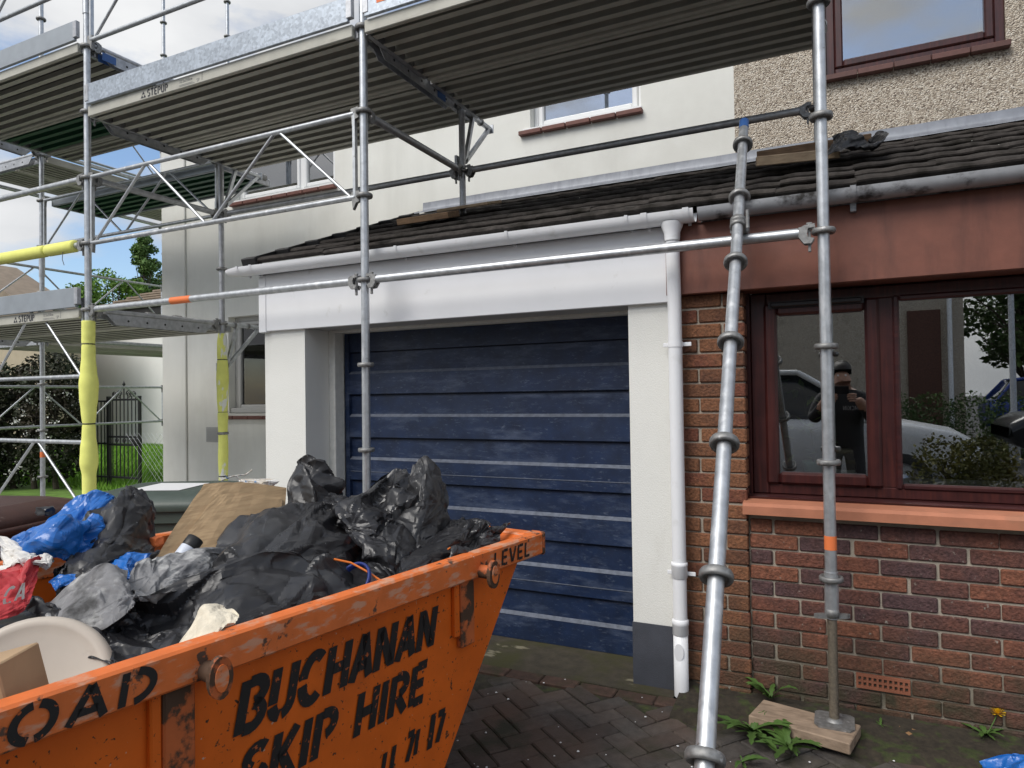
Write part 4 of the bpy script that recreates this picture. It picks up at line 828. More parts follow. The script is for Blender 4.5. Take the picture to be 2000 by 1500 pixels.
def folds(X,rng,npinch=3,A=.16):
    """tension folds that radiate from pinch points, as in gathered film"""
    n,m=X.shape[:2]; du=np.linalg.norm(X[:,1:]-X[:,:-1],axis=-1).mean(); dv=np.linalg.norm(X[1:]-X[:-1],axis=-1).mean(); uu,vv=np.meshgrid(np.arange(m)*du,np.arange(n)*dv); Z=np.zeros((n,m))
    for _ in range(npinch):
        cx,cy=rng.uniform(-.1,1.1)*du*m,rng.uniform(-.1,1.1)*dv*n; dx,dy=uu-cx,vv-cy; r=np.sqrt(dx*dx+dy*dy)+1e-6; th=np.arctan2(dy,dx); k=int(rng.integers(7,13)); ph=rng.random(); w=.10*np.sin(r*rng.uniform(14,30)+rng.random()*6)+.22*np.sin(th*2.3+ph*9)
        tri=1-np.abs(((k*(th+w)/(2*np.pi)+ph)%1)*2-1)*2; am=.5+.5*np.sin(th*3.1+ph*20); Z+=A*np.minimum(r,.10)*np.exp(-r/.16)*tri*am
    N_=np.cross(np.gradient(X,axis=0),np.gradient(X,axis=1))
    for _q in range(3): N_[1:-1,1:-1]=(N_[1:-1,1:-1]*2+N_[2:,1:-1]+N_[:-2,1:-1]+N_[1:-1,2:]+N_[1:-1,:-2])/6
    N_/=np.linalg.norm(N_,axis=-1,keepdims=True)+1e-9; return X+N_*Z[...,None]
def sheet_obj(name,X,m,parent=None,smooth=True):
    n,k=X.shape[:2]; fs=[(i*k+j,i*k+j+1,(i+1)*k+j+1,(i+1)*k+j) for i in range(n-1) for j in range(k-1)]
    o=mesh_obj(name,X.reshape(-1,3),fs,m,parent,smooth); o.data.set_sharp_from_angle(angle=R(13)); return o
def pn(net): return [[tuple(sk_pt(*q)) for q in row] for row in net]
mat('black_plastic',(.021,.021,.023),.40,var=.15,vscale=4,bump=.05,bscale=45,extra=chain(overlay((.050,.052,.056),2.2,.5,.85,5,.42),overlay((.30,.30,.30),55,.71,.74,3)))
mat('black_plastic_clean',(.015,.015,.017),.33,var=.2,vscale=4,bump=.08,bscale=45,extra=overlay((.05,.05,.055),4,.5,.8,6,.45))
def plastic(name,tint,trans):
    m=mat(name,tint,.28,var=.15,vscale=7); return m
plastic('blue_plastic',(.012,.12,.42),0)
mat('grey_felt',(.20,.20,.205),.9,var=.2,vscale=10,bump=.5,bscale=60,extra=chain(overlay((.42,.42,.41),14,.52,.66,7),overlay((.06,.06,.06),9,.56,.7)))
mat('cardboard',(.36,.25,.14),.85,var=.10,vscale=4,extra=chain(overlay((.31,.21,.115),90,.45,.60,2,None,(.12,.12,1.6)),overlay((.13,.095,.06),5,.69,.76)))
mat('cardboard_tan',(.40,.27,.155),.8,var=.08,vscale=5)
mat('beige_plastic',(.50,.44,.37),.40,var=.05,vscale=4,extra=overlay((.36,.30,.24),9,.66,.8))
mat('bag_white',(.66,.64,.60),.75,var=.12,vscale=9,extra=overlay((.38,.33,.27),8,.55,.72)); mat('bag_red',(.42,.03,.035),.6,var=.15,vscale=7,extra=overlay((.6,.5,.46),18,.68,.74))
mat('cotton',(.66,.60,.48),.95,var=.12,vscale=14,bump=.6,bscale=160); mat('can_white',(.62,.66,.74),.35); mat('blue_rim',(.012,.03,.17),.4); mat('cable_orange',(.75,.19,.03),.45)
mat('plaster',(.50,.45,.38),.9,var=.2,vscale=16,bump=.6,bscale=50,extra=chain(overlay((.78,.77,.74),12,.5,.56),overlay((.13,.25,.45),46,.60,.66)))
mat('rubble_red',(.30,.10,.06),.85,var=.2,vscale=9)
GS='rubbish sheets heaped in the skip'
def bag(net,label,m='black_plastic',name='plastic_sheet',cat='plastic sheet',group=GS,**k):
    o=sheet_obj(name,crumple(pn(net),**k),m); return tag(o,label,cat,group)
# base of the heap: one wide sheet over everything that lies lower in the skip
base=[[SM@Vector((a,b,.80+.10*math.sin(math.pi*b/SWD)+.05*noise.noise((a*3,b*3,5)))) for b in (.09,.35,.65,.95,SWD-.09)] for a in (.09,.35,.7,1.05,1.4,1.72)]
tag(sheet_obj('plastic_sheet',crumple([[tuple(p) for p in r] for r in base],1.12,3,2,26,.1,.02)+0,'black_plastic_clean'),'black plastic sheet lining the bottom of the rubbish heap','plastic sheet',GS)
bag([[(228,985,.98),(265,952,.96),(302,972,.95)],[(160,1050,.88),(232,1030,.78),(314,1045,.86)],[(103,1110,.78),(190,1105,.62),(305,1085,.70)],[(100,1165,.72),(200,1165,.6),(300,1150,.62)]],'black plastic sack slumped beside the torn blue bag',seed=1,excess=1.2)
bag([[(400,1075,.82),(520,1000,.76),(640,1005,.72),(705,1040,.66)],[(370,1120,.66),(500,1055,.5),(640,1045,.46),(725,1085,.5)],[(335,1160,.52),(470,1115,.36),(620,1090,.33),(735,1115,.36)],[(290,1215,.42),(450,1175,.3),(600,1150,.24),(705,1145,.22)]],'large dusty black plastic sack humped in front of the cardboard',seed=2,excess=1.16)
bag([[(255,1190,.44),(420,1118,.35),(560,1092,.27),(690,1125,.2)],[(245,1235,.36),(420,1172,.25),(580,1132,.18),(705,1155,.12)],[(225,1290,.29),(400,1235,.18),(560,1192,.1),(695,1180,.07)],[(195,1335,.2),(330,1300,.11),(500,1252,.06),(655,1203,.05)]],'smooth black plastic sack lying along the skip rim above the lettering',seed=3,excess=1.12)
bag([[(580,897,.92),(606,897,.86),(640,932,.80)],[(558,945,.92),(610,940,.76),(668,962,.76)],[(556,1000,.86),(620,1005,.7),(675,1015,.68)]],'stiff fold of black plastic standing up beside the cardboard','black_plastic',seed=4,excess=1.06,bend=.3,n0=16)
bag([[(806,905,.44),(825,890,.42),(846,912,.40)],[(785,952,.44),(830,942,.34),(868,950,.36)],[(760,1005,.42),(820,1012,.28),(880,1000,.30)],[(735,1065,.36),(810,1075,.22),(885,1055,.24)]],'black plastic standing in a pointed peak in front of the garage door','black_plastic',seed=5,excess=1.10,bend=.22,n0=18)
bag([[(640,962,.68),(700,968,.6),(765,918,.54),(797,922,.48)],[(650,1012,.58),(705,985,.46),(760,965,.44),(802,975,.42)],[(680,1055,.45),(740,1060,.34),(790,1045,.3),(835,1062,.28)],[(735,1120,.25),(780,1112,.18),(822,1098,.16),(865,1085,.16)]],'shiny crumpled black plastic between the two upright folds','black_plastic_clean',seed=6,excess=1.28)
bag([[(845,1005,.38),(900,986,.27),(950,998,.17),(985,1022,.09)],[(832,1040,.30),(900,1018,.2),(950,1024,.12),(988,1034,.08)],[(810,1085,.2),(880,1062,.12),(930,1056,.08),(982,1050,.06)],[(770,1125,.1),(845,1100,.05),(910,1080,.045),(972,1062,.045)]],'crumpled black plastic at the garage end of the skip','black_plastic_clean',seed=7,excess=1.32)
bag([[(50,1165,.62),(160,1205,.5),(270,1220,.42)],[(120,1245,.45),(200,1250,.36),(310,1255,.28)],[(160,1300,.28),(230,1320,.18),(340,1300,.1)]],'black plastic tucked between the beige bowl and the grey felt','black_plastic_clean',seed=8,excess=1.25)
bag([[(150,985,1.02),(186,978,.98),(222,993,.97)],[(70,1030,1.02),(150,1012,.9),(216,1018,.88)],[(12,1062,1.02),(110,1048,.84),(182,1058,.8)],[(22,1078,.98),(100,1090,.82),(135,1100,.78)]],'thin torn blue plastic bag spread over the heap','blue_plastic','plastic_bag','plastic bag',None,seed=9,excess=1.3)
bag([[(222,1085,.66),(255,1074,.62),(296,1078,.6)],[(208,1108,.6),(250,1100,.54),(290,1102,.54)],[(235,1130,.55),(262,1130,.5),(285,1122,.52)]],'small scrap of blue plastic below the black sack','blue_plastic','plastic_scrap','plastic scrap',None,seed=10,excess=1.3,n0=14)
bag([[(98,1138,.66),(120,1124,.64),(148,1128,.62)],[(104,1150,.6),(125,1142,.58),(144,1142,.58)]],'tiny scrap of blue plastic beside the grey felt','blue_plastic','plastic_scrap','plastic scrap',None,seed=11,excess=1.2,n0=12)
FG='grey felt scraps'
bag([[(85,1192,.62),(145,1140,.55),(205,1105,.5),(238,1120,.5)],[(100,1212,.5),(170,1165,.42),(228,1145,.4),(252,1165,.4)],[(135,1245,.4),(200,1222,.33),(238,1205,.32),(256,1195,.32)]],'stiff slab of grey felt folded over a black sack','grey_felt','felt_sheet','felt',FG,seed=12,excess=1.05,crease=.8)
bag([[(258,1110,.52),(300,1085,.56),(370,1068,.62),(440,1075,.64)],[(252,1150,.44),(310,1125,.42),(370,1105,.48),(430,1095,.55)],[(262,1185,.36),(320,1165,.34),(380,1140,.4),(415,1120,.47)]],'loose piece of grey felt under the spray can','grey_felt','felt_sheet','felt',FG,seed=13,excess=1.08,crease=.9)
bag([[(335,1258,.16),(368,1225,.17),(395,1185,.18),(438,1182,.16)],[(322,1280,.10),(375,1262,.09),(415,1230,.08),(466,1205,.08)],[(312,1292,.05),(370,1285,.04),(420,1258,.03),(462,1225,.035)]],'cream cotton work glove draped on the skip rim','cotton','work_glove','glove',None,seed=14,excess=1.12,n0=18,crease=.7)
wb=bag([[(0,1045,.95),(40,1060,.9),(75,1080,.86),(92,1095,.84)],[(0,1085,.85),(40,1090,.76),(75,1098,.74),(90,1112,.72)],[(0,1120,.76),(35,1112,.7),(65,1110,.68),(85,1118,.68)]],'torn white paper top of a red plaster sack','bag_white','paper_sack','paper sack','torn plaster sack',seed=15,excess=1.3)
rb=bag([[(0,1112,.74),(40,1095,.7),(82,1082,.7)],[(-20,1165,.6),(40,1150,.58),(72,1135,.62)],[(-30,1215,.5),(15,1205,.5),(50,1190,.52)]],'crumpled red plaster sack with white lettering beside the beige bowl','bag_red','paper_sack','paper sack','torn plaster sack',seed=16,excess=1.08)
q=MB(); o=sk_pt(2,1185,.535); o2=sk_pt(52,1168,.555); ux=(o2-o).normalized(); h=(o2-o).length; uy=(sk_pt(12,1150,.545)-o).normalized(); lettering(q,'CA',o,ux,uy,h*.66,.17,.12); q.build('lettering','bag_white',rb,False)
# cardboard: two leaning leaves of a flattened box
def board(net,thick,label,m,n=18,parent=None,name='cardboard_sheet'):
    X=catmull(pn(net),n,n); X[...,2]+=np.array([[.004*noise.noise((i*.5,j*.5,3)) for j in range(n)] for i in range(n)])
    N=np.cross(np.gradient(X,axis=0),np.gradient(X,axis=1)); N/=np.linalg.norm(N,axis=-1,keepdims=True)+1e-9; B=X+N*thick; V=np.concatenate([X.reshape(-1,3),B.reshape(-1,3)]); o=n*n
    fs=[(i*n+j,i*n+j+1,(i+1)*n+j+1,(i+1)*n+j) for i in range(n-1) for j in range(n-1)]; fs+=[tuple(q+o for q in f[::-1]) for f in fs]
    ed=[(j,j+1) for j in range(n-1)]+[(i*n+n-1,(i+1)*n+n-1) for i in range(n-1)]+[((n-1)*n+j+1,(n-1)*n+j) for j in range(n-1)]+[((i+1)*n,i*n) for i in range(n-1)]
    fs+=[(b,a,a+o,b+o) for a,b in ed]; ob=mesh_obj(name,V,fs,m,parent,False,True)
    return tag(ob,label,'cardboard','leaves of the flattened cardboard box') if label else ob
board([[(398,948,.98),(470,944,.96),(558,955,.92)],[(345,1025,.86),(430,1020,.84),(548,1030,.80)],[(288,1118,.70),(390,1110,.68),(500,1110,.64)]],.007,'brown corrugated cardboard leaning in the skip, back leaf of the box','cardboard')
board([[(420,970,.93),(470,966,.92),(550,975,.88)],[(372,1035,.82),(440,1030,.80),(540,1045,.76)],[(318,1112,.68),(400,1115,.65),(490,1115,.60)]],.007,'brown corrugated cardboard with torn dark patch, front leaf of the box','cardboard')
bx=sk_pt(20,1330,.13); M=Matrix.Translation(bx-Vector((0,0,.11)))@Matrix.Rotation(R(28),4,'Z')@Matrix.Rotation(R(-14),4,'Y'); q=MB(M); q.box((-.11,-.06,0),(.055,.06,.155),.003); tag(q.build('cardboard_box','cardboard_tan'),'crushed tan carton standing against the beige bowl','carton')
# beige bowl: shallow domed disc leaning towards the street
c=sk_pt(52,1312,.29); ax=(CP-c).normalized()+Vector((.0,0,.35))+E1*.30+E2*.1; ax.normalize(); q=MB()
q.lathe([(0,.010),(.125,.012),(.143,.020),(.155,.024),(.165,.018),(.170,.0),(.168,-.016),(.160,-.022),(.13,-.02),(0,-.018)],c-ax*.01-Vector((0,0,.05)),ax,48); tag(q.build('plastic_bowl','beige_plastic'),'round beige upturned plastic bowl in the street end of the skip','plastic bowl')
# spray can, bucket, cable, plaster, brick bits
a=sk_pt(350,1095,.66); b_=sk_pt(372,1066,.66); d=(b_-a).normalized(); a=a-d*.06
t=thing('spray_can','white spray can with a black cap poking out before the cardboard','spray can',tuple(a)); q=MB(); q.lathe([(0,0),(.024,.002),(.026,.008),(.026,.105),(.022,.115)],a,d,20); q.build('body','can_white',t); q=MB(); q.lathe([(.0255,.108),(.0265,.112),(.0265,.140),(.022,.143),(0,.143)],a,d,20); q.build('cap','tie_black',t)
c=sk_pt(692,1142,.15); ax=(Vector((-.15,-.75,.62))).normalized(); t=thing('bucket','black bucket with a blue rim sunk among the sacks','bucket',tuple(c-Vector((0,0,.1))))
q=MB(); q.lathe([(.062,0),(.066,.004),(.068,.012),(.066,.018),(.060,.016),(.059,.0)],c,ax,32); q.build('rim','blue_rim',t); q=MB(); q.lathe([(.061,.006),(.052,-.12),(0,-.12)],c,ax,28); q.build('tub','grey_felt',t)
q=MB(); q.path([sk_pt(652,1092,.2),sk_pt(685,1099,.17),sk_pt(715,1115,.13),sk_pt(742,1133,.08),sk_pt(752,1142,.07)],.0035,6); tag(q.build('orange_cable','cable_orange'),'orange cable end running behind the blue bucket rim','cable')
q=MB(); q.path([sk_pt(862,1092,.10),sk_pt(868,1078,.10),sk_pt(879,1070,.10),sk_pt(887,1076,.10),sk_pt(888,1088,.09)],.0032,6); tag(q.build('orange_cable','cable_orange'),'loop of orange cable at the skip rim by the lifting pin','cable')
def chunk(px,py,b,sx,sy,sz,m,name,label,cat,seed):
    c=sk_pt(px,py,b); random.seed(seed); bm=bmesh.new(); bmesh.ops.create_icosphere(bm,subdivisions=3,radius=1)
    for v in bm.verts: n_=noise.noise(v.co*1.7+Vector((seed,0,0))); v.co=Vector((max(-.8,min(.8,v.co.x*1.2)),max(-.8,min(.8,v.co.y*1.2)),max(-.75,min(.75,v.co.z*1.2))))*(1+.25*n_); v.co=Vector((v.co.x*sx,v.co.y*sy,v.co.z*sz))
    V=np.array([(v.co+c)[:] for v in bm.verts]); F=[tuple(v.index for v in f.verts) for f in bm.faces]; bm.free(); return tag(mesh_obj(name,V,F,m,None,False),label,cat)
chunk(500,945,1.06,.09,.05,.022,'plaster','plaster_lump','lump of plaster with blue patterned paper behind the cardboard','plaster',1)
chunk(100,1060,.86,.03,.025,.016,'rubble_red','brick_piece','red brown broken piece beneath the blue bag','brick piece',2); chunk(88,998,1.05,.035,.02,.016,'black_plastic','plastic_tray','dark crushed tray on the brown bin side of the heap','plastic tray',3)
chunk(306,1058,.80,.02,.02,.02,'tape_orange','plastic_offcut','orange plastic offcut beside the cardboard edge','offcut',5)
q=MB(); q.path([sk_pt(432,938,1.06),sk_pt(455,930,1.06),sk_pt(480,927,1.06),sk_pt(492,918,1.06)],.003,5); q.path([sk_pt(462,930,1.06),sk_pt(470,938,1.05)],.0025,5); q.path([sk_pt(445,936,1.06),sk_pt(440,928,1.06)],.0025,5); tag(q.build('twig','plaster'),'lichen covered twig behind the cardboard','twig')
random.seed(11)
# ================================================================== wheelie bins beside the skip
mat('bin_green',(.055,.075,.062),.5,var=.12,vscale=6,bump=.15,bscale=120,extra=overlay((.20,.21,.19),16,.66,.74)); mat('bin_green_pale',(.13,.17,.14),.55,var=.1); mat('bin_brown',(.060,.026,.020),.48,var=.15,vscale=6,bump=.15,bscale=120,extra=overlay((.20,.15,.13),20,.64,.74)); mat('rubber',(.02,.02,.02),.8); mat('label_white',(.72,.72,.72),.6)
def bin_(x,y,yaw,m,label,lab=False):
    M=Matrix.Translation((x,y,0))@Matrix.Rotation(yaw,4,'Z'); t=thing('wheelie_bin',label,'wheelie bin',(x,y,0),'wheelie bins by the skip')
    def ringz(w,d,z,r=.05,n=5):
        o=[]
        for sx,sy,a0 in ((1,1,0),(-1,1,90),(-1,-1,180),(1,-1,270)):
            for i in range(n+1): a=R(a0+90*i/n); o.append((sx*(w/2-r)+r*math.cos(a),sy*(d/2-r)+r*math.sin(a),z))
        return o
    b=MB(M); b.grid([ringz(.46,.50,.06),ringz(.48,.53,.3),ringz(.54,.66,.92),ringz(.57,.71,.93),ringz(.57,.71,.985)],False,True); b.add([*ringz(.46,.50,.06)],[tuple(range(24))]); b.build('bin_body',m,t)
    b=MB(M); rows=[ringz(.60,.74,.985),ringz(.61,.75,1.005),ringz(.59,.73,1.03),ringz(.47,.60,1.055,.08),ringz(.40,.5,1.066,.08)]; b.grid(rows,True,True); b.add(rows[-1],[tuple(range(24))]); b.add(rows[0],[tuple(range(24))]); lid=b.build('lid',m,t)
    b=MB(M); b.path([(-.17,-.385,1.0),(-.16,-.41,1.02),(.16,-.41,1.02),(.17,-.385,1.0)],.011,8); b.build('lid_handle',m,lid)
    b=MB(M); b.tube((-.26,.385,.985),(.26,.385,.985),.014,10); b.box((-.28,.35,.95),(-.24,.40,1.0)); b.box((.24,.35,.95),(.28,.40,1.0)); b.build('grab_bar',m,t)
    for s in (-1,1): b=MB(M); b.lathe([(0,-.025),(.06,-.025),(.1,-.02),(.1,.02),(.06,.025),(0,.025)],(s*.25,.30,.1),(1,0,0),18); b.build('wheel','rubber',t)
    if lab: b=MB(M); b.prism([(-.12,-.12,1.0675),(.16,-.16,1.0675),(.18,.10,1.0675),(-.08,.14,1.0675)],(0,0,.001)); b.build('paper_notice','label_white',lid)
    return t
bin_(-3.03,2.36,R(-62),'bin_green','dark green wheelie bin with a white notice on its lid',True); bin_(-3.42,1.66,R(-75),'bin_brown','brown wheelie bin beside the green one')
# ================================================================== leaves
def rot_rand(n,rng):
    q=rng.normal(size=(n,4)); q/=np.linalg.norm(q,axis=1)[:,None]; w,x,y,z=q.T
    return np.stack([np.stack([1-2*(y*y+z*z),2*(x*y-z*w),2*(x*z+y*w)],-1),np.stack([2*(x*y+z*w),1-2*(x*x+z*z),2*(y*z-x*w)],-1),np.stack([2*(x*z-y*w),2*(y*z+x*w),1-2*(x*x+y*y)],-1)],1)
def leaves(name,P,size,m,parent,rng,asp=.55,kind=None):
    n=len(P); s=size*rng.uniform(.6,1.3,n); L=np.array([(-.5,0,0),(0,-asp/2,.08),(.5,0,0),(0,asp/2,.08)]); Rm=rot_rand(n,rng)
    V=(np.einsum('nij,kj->nki',Rm,L)*s[:,None,None]+P[:,None,:]).reshape(-1,3); F=[(4*i,4*i+1,4*i+2,4*i+3) for i in range(n)]
    o=mesh_obj(name,V,F,m,parent,None)
    if kind: o['kind']=kind
    return o
def leafmat(name,c1,c2):
    m=mat(name,c1,.6,col2=c2,mix=(.40,.62),vscale=1.3,var=.35,spec=.3); b=m.node_tree.nodes['Principled BSDF']; return m
leafmat('leaf_dark',(.026,.038,.016),(.040,.032,.020)); leafmat('leaf_spring',(.15,.27,.04),(.10,.20,.03)); leafmat('leaf_conifer',(.08,.16,.045),(.12,.20,.05)); leafmat('leaf_gold',(.16,.13,.02),(.09,.10,.02)); leafmat('leaf_mid',(.05,.09,.025),(.08,.13,.03))
mat('bark',(.07,.055,.04),.9,var=.3,vscale=9,bump=.6,bscale=30); mat('blossom',(.70,.70,.66),.8)
def blob_points(blobs,n,rng,shell=.55):
    w=np.array([b[3]*b[4]*b[5] for b in blobs]); c=rng.choice(len(blobs),n,p=w/w.sum()); d=rng.normal(size=(n,3)); d/=np.linalg.norm(d,axis=1)[:,None]; r=shell+(1-shell)*rng.random(n)**.6
    B=np.array(blobs); return B[c,:3]+d*r[:,None]*B[c,3:6]
def tree(x,y,h,w,m,label,n,leaf,seed,z0=0,trunk=.16,crown0=.3,name='tree',group='trees beyond the houses',conic=False):
    rng=np.random.default_rng(seed); t=thing(name,label,'tree',(x,y,z0),group); b=MB(); pts=[Vector((x+.05*h*noise.noise((k*.7,seed,0)),y+.05*h*noise.noise((seed,k*.7,3)),z0-.1+h*.95*k/8)) for k in range(9)]
    b.path(pts,[trunk*(1-.1*k) for k in range(9)],8)
    blobs=[]
    for k in range(64):
        f=crown0+(1-crown0)*rng.random(); a=rng.random()*6.28; rad=w*((1-f)*1.25+.12 if conic else math.sin(math.pi*min(1,(f-crown0*.7)/(1.05-crown0*.7)))**.6)*rng.uniform(.35,.85)
        c=Vector((x+rad*math.cos(a),y+rad*math.sin(a),z0+h*f)); base=pts[min(8,max(1,int(f*6)))]; b.path([base,(base+c)/2+Vector((0,0,.03*h)),c],[trunk*.3,trunk*.18,trunk*.06],5); s=w*rng.uniform(.13,.34)*(.7 if conic else 1); blobs.append((*c,s,s,s*.72))
    b.build('trunk','bark',t); leaves('crown',blob_points(blobs,n,rng,.2),leaf,m,t,rng); return t
def at_px(px,dist,z=0):
    """ground point seen in the direction of column px, dist metres along the view axis"""
    d=ray(px,771-(px-1000)*.0148); p=CP+d*dist; return p.x,p.y
for px,dist,h,w,m,lab,n,lf,cn in ((282,46,12.6,2.6,'leaf_conifer','tall pointed larch behind the tiled bungalow roof',9000,.24,True),(222,44,9.4,3.2,'leaf_spring','bright spring green tree behind the tiled bungalow roof',9000,.25,False),(318,52,11.2,3.4,'leaf_mid','darker broad tree beside the pointed larch',7000,.27,False),(150,48,9.8,2.2,'leaf_conifer','thin young larch standing between spring green trees',2600,.22,True),(95,50,9.0,3.4,'leaf_spring','low spring green tree near the cream house',7000,.26,False),(22,48,10.4,2.6,'leaf_conifer','pointed tree rising behind the cream house',6000,.24,True)):
    x,y=at_px(px,dist); tree(x,y,h,w,m,lab,n,lf,int(px),conic=cn)
# hawthorn hedge with blossom
rng=np.random.default_rng(5); hb=[(-12.4-.42*i+.2*math.sin(i*2.1),7.3-.12*i+.25*math.sin(i*1.7),.55+.62*(k),.62,.62,.52) for i in range(13) for k in range(3)]
hb=[(a,b_,c+.12*math.sin(a*3+c),d,e_,f) for a,b_,c,d,e_,f in hb]
hg=thing('hedge','dark hawthorn hedge with white blossom beside the iron gate','hedge',(-14.8,6.8,0)); P=blob_points(hb,46000,rng,.35); leaves('foliage',P,.09,'leaf_dark',hg,rng)
cl=blob_points(hb,330,rng,.96); cl=cl[cl[:,2]<1.75]; P=np.repeat(cl,14,0)+rng.normal(0,.035,(len(cl)*14,3)); o=leaves('blossom',P,.035,'blossom',hg,rng,.9); o['kind']='stuff'
b=MB()
for i in range(12): b.path([(-12.4-.42*i,7.3-.12*i,-.05),(-12.5-.42*i,7.25-.12*i,.8),(-12.3-.42*i,7.35-.12*i,1.7)],[.05,.035,.015],6)
b.build('stems','bark',hg)['kind']='stuff'
# iron gate
gt=thing('iron_gate','black wrought iron garden gate with scrolled top in front of the lawn','gate',(-11.45,7.9,0)); mat('gate_iron',(.012,.012,.013),.5)
gx0,gx1,gy=-11.86,-11.03,7.9
for x,w in ((gx0,.03),(gx1,.022)): b=MB(); b.box((x-w,gy-w,0),(x+w,gy+w,1.58)); b.build('stile','gate_iron',gt)
for z in (.12,.70,.84,1.50): b=MB(); b.box((gx0,gy-.012,z),(gx1,gy+.012,z+.035)); b.build('rail','gate_iron',gt)
for i in range(1,8): x=gx0+(gx1-gx0)*i/8; b=MB(); b.tube((x,gy,.12),(x,gy,1.52+.09*math.sin(math.pi*i/8)),.010,6); b.build('bar','gate_iron',gt)
def scroll(cx,cz,r,s,tu=1.6): return [(cx+s*r*(1-k/26)*math.cos(k*tu*math.pi/10),gy,cz+r*(1-k/26)*math.sin(k*tu*math.pi/10)) for k in range(22)]
xm=(gx0+gx1)/2
for cx,s,r in ((xm-.13,1,.075),(xm+.13,-1,.075),(xm-.27,1,.055),(xm+.27,-1,.055)): b=MB(); b.path(scroll(cx,1.61,r,s),.009,6); b.build('scroll','gate_iron',gt)
for cx,s in ((xm-.2,1),(xm+.2,-1),(xm,1)): b=MB(); b.path(scroll(cx,.785,.05,s),.007,6); b.build('scroll','gate_iron',gt)
b=MB(); b.tube((xm,gy,1.55),(xm,gy,1.80),.011,6); b.lathe([(.0,.1),(.012,.06),(.028,.03),(.012,.0),(0,0)],(xm,gy,1.76),n=8); b.build('finial','gate_iron',gt); b=MB(); b.box((gx1-.16,gy-.05,.74),(gx1+.03,gy+.03,.83),.01); b.build('lock_box','gate_iron',gt)
fx=[gx0-.42+.1*i for i in range(4)]; sf=thing('iron_fence','short black railing hinged beside the scrolled gate','railing',(gx0-.25,gy,0))
for x in fx: b=MB(); b.tube((x,gy,0),(x,gy,1.5),.011,6); b.build('bar','gate_iron',sf)
for z in (.12,.72,1.48): b=MB(); b.box((fx[0],gy-.012,z),(gx0-.03,gy+.012,z+.03)); b.build('rail','gate_iron',sf)
ps=MB(); ps.box((-12.55,9.7,0),(-12.45,9.8,1.95),.006); mat('post_brown',(.10,.04,.03),.7); tag(ps.build('fence_post','post_brown'),'brown post standing behind the iron gate','post')
# wire mesh fence
wf=thing('wire_fence','low diamond wire mesh fence by the house corner','wire fence',(-9.6,7.6,0)); b=MB()
for i in range(34):
    for s in (1,-1):
        x0=-11.0+i*.11; b.tube((x0,7.62,.05 if s>0 else .95),(x0+.9,7.62,.95 if s>0 else .05),.0022,4,cap=False)
b.build('mesh','galv_dull',wf)['kind']='stuff'
# grass
rng=np.random.default_rng(9); n=40000; gxp=np.stack([rng.uniform(-22,-9.3,n),rng.uniform(7.4,15.4,n),np.full(n,-.03)],1); hgt=rng.uniform(.05,.15,n); an=rng.uniform(0,6.28,n); V=np.stack([gxp+np.stack([np.cos(an)*.012,np.sin(an)*.012,0*an],1),gxp-np.stack([np.cos(an)*.012,np.sin(an)*.012,0*an],1),gxp+np.stack([rng.normal(0,.03,n),rng.normal(0,.03,n),hgt],1)],1).reshape(-1,3)
leafmat('grass_blade',(.17,.34,.03),(.12,.26,.025)); tag(mesh_obj('grass',V,[(3*i,3*i+1,3*i+2) for i in range(n)],'grass_blade'),'bright green lawn grass behind the iron gate','grass',kind='stuff')
# houses beyond
mat('render_far',(.80,.79,.76),.9,var=.03,vscale=.5); mat('render_cream',(.42,.35,.26),.9,var=.06,vscale=2,bump=.4,bscale=60); mat('tile_tan',(.24,.19,.14),.85,var=.15,vscale=1.5)
p0=onY(114,800,16.0).x; wh=thing('bungalow','white rendered house with tan ribbed tile roof beyond the lawn','house',(-20,18,0))
b=MB(); b.box((p0,16,-.1),(p0+22,24,4.6)); b.build('wall','render_far',wh)
b=MB(); b.box((p0+1.8,15.55,4.44),(p0+22.4,15.75,4.66)); b.build('eaves_board','tie_black',wh)
rf=None; b=MB(); b.add([(p0+1.6,15.5,4.68),(p0+22.5,15.5,4.68),(p0+22.5,24,4.68),(p0+1.6,24,4.68),(p0+4.2,19.6,6.55),(p0+22.5,19.6,6.55)],[(0,1,5,4),(2,3,4,5),(3,0,4),(1,2,5),(0,3,2,1)]); rf=b.build('roof','tile_tan',wh)
for k in range(11):
    b=MB(); u=k/11; b.box((p0+1.7+2.6*u,15.5+4.1*u-.04,4.69+1.87*u),(p0+22.4,15.5+4.1*u+.08,4.75+1.87*u)); b.build('tile_course','tile_tan',rf)
ch=thing('cream_house','cream rendered house partly hidden by the hawthorn hedge','house',(-30,13,0)); x1=onY(92,800,13.0).x
b=MB(); b.box((x1-9,13,-.1),(x1,14.2,4.1)); b.build('wall','render_cream',ch); b=MB(); b.prism([(x1+.3,12.7,4.1),(x1-4.4,12.7,6.4),(x1-9.3,12.7,4.1)],(0,1.8,0)); b.build('roof','tile_tan',ch)
pp=MB(); pp.tube((x1+.6,12.9,0),(x1+.6,12.9,4.6),.06,8); pp.build('drainpipe','tie_black',ch)
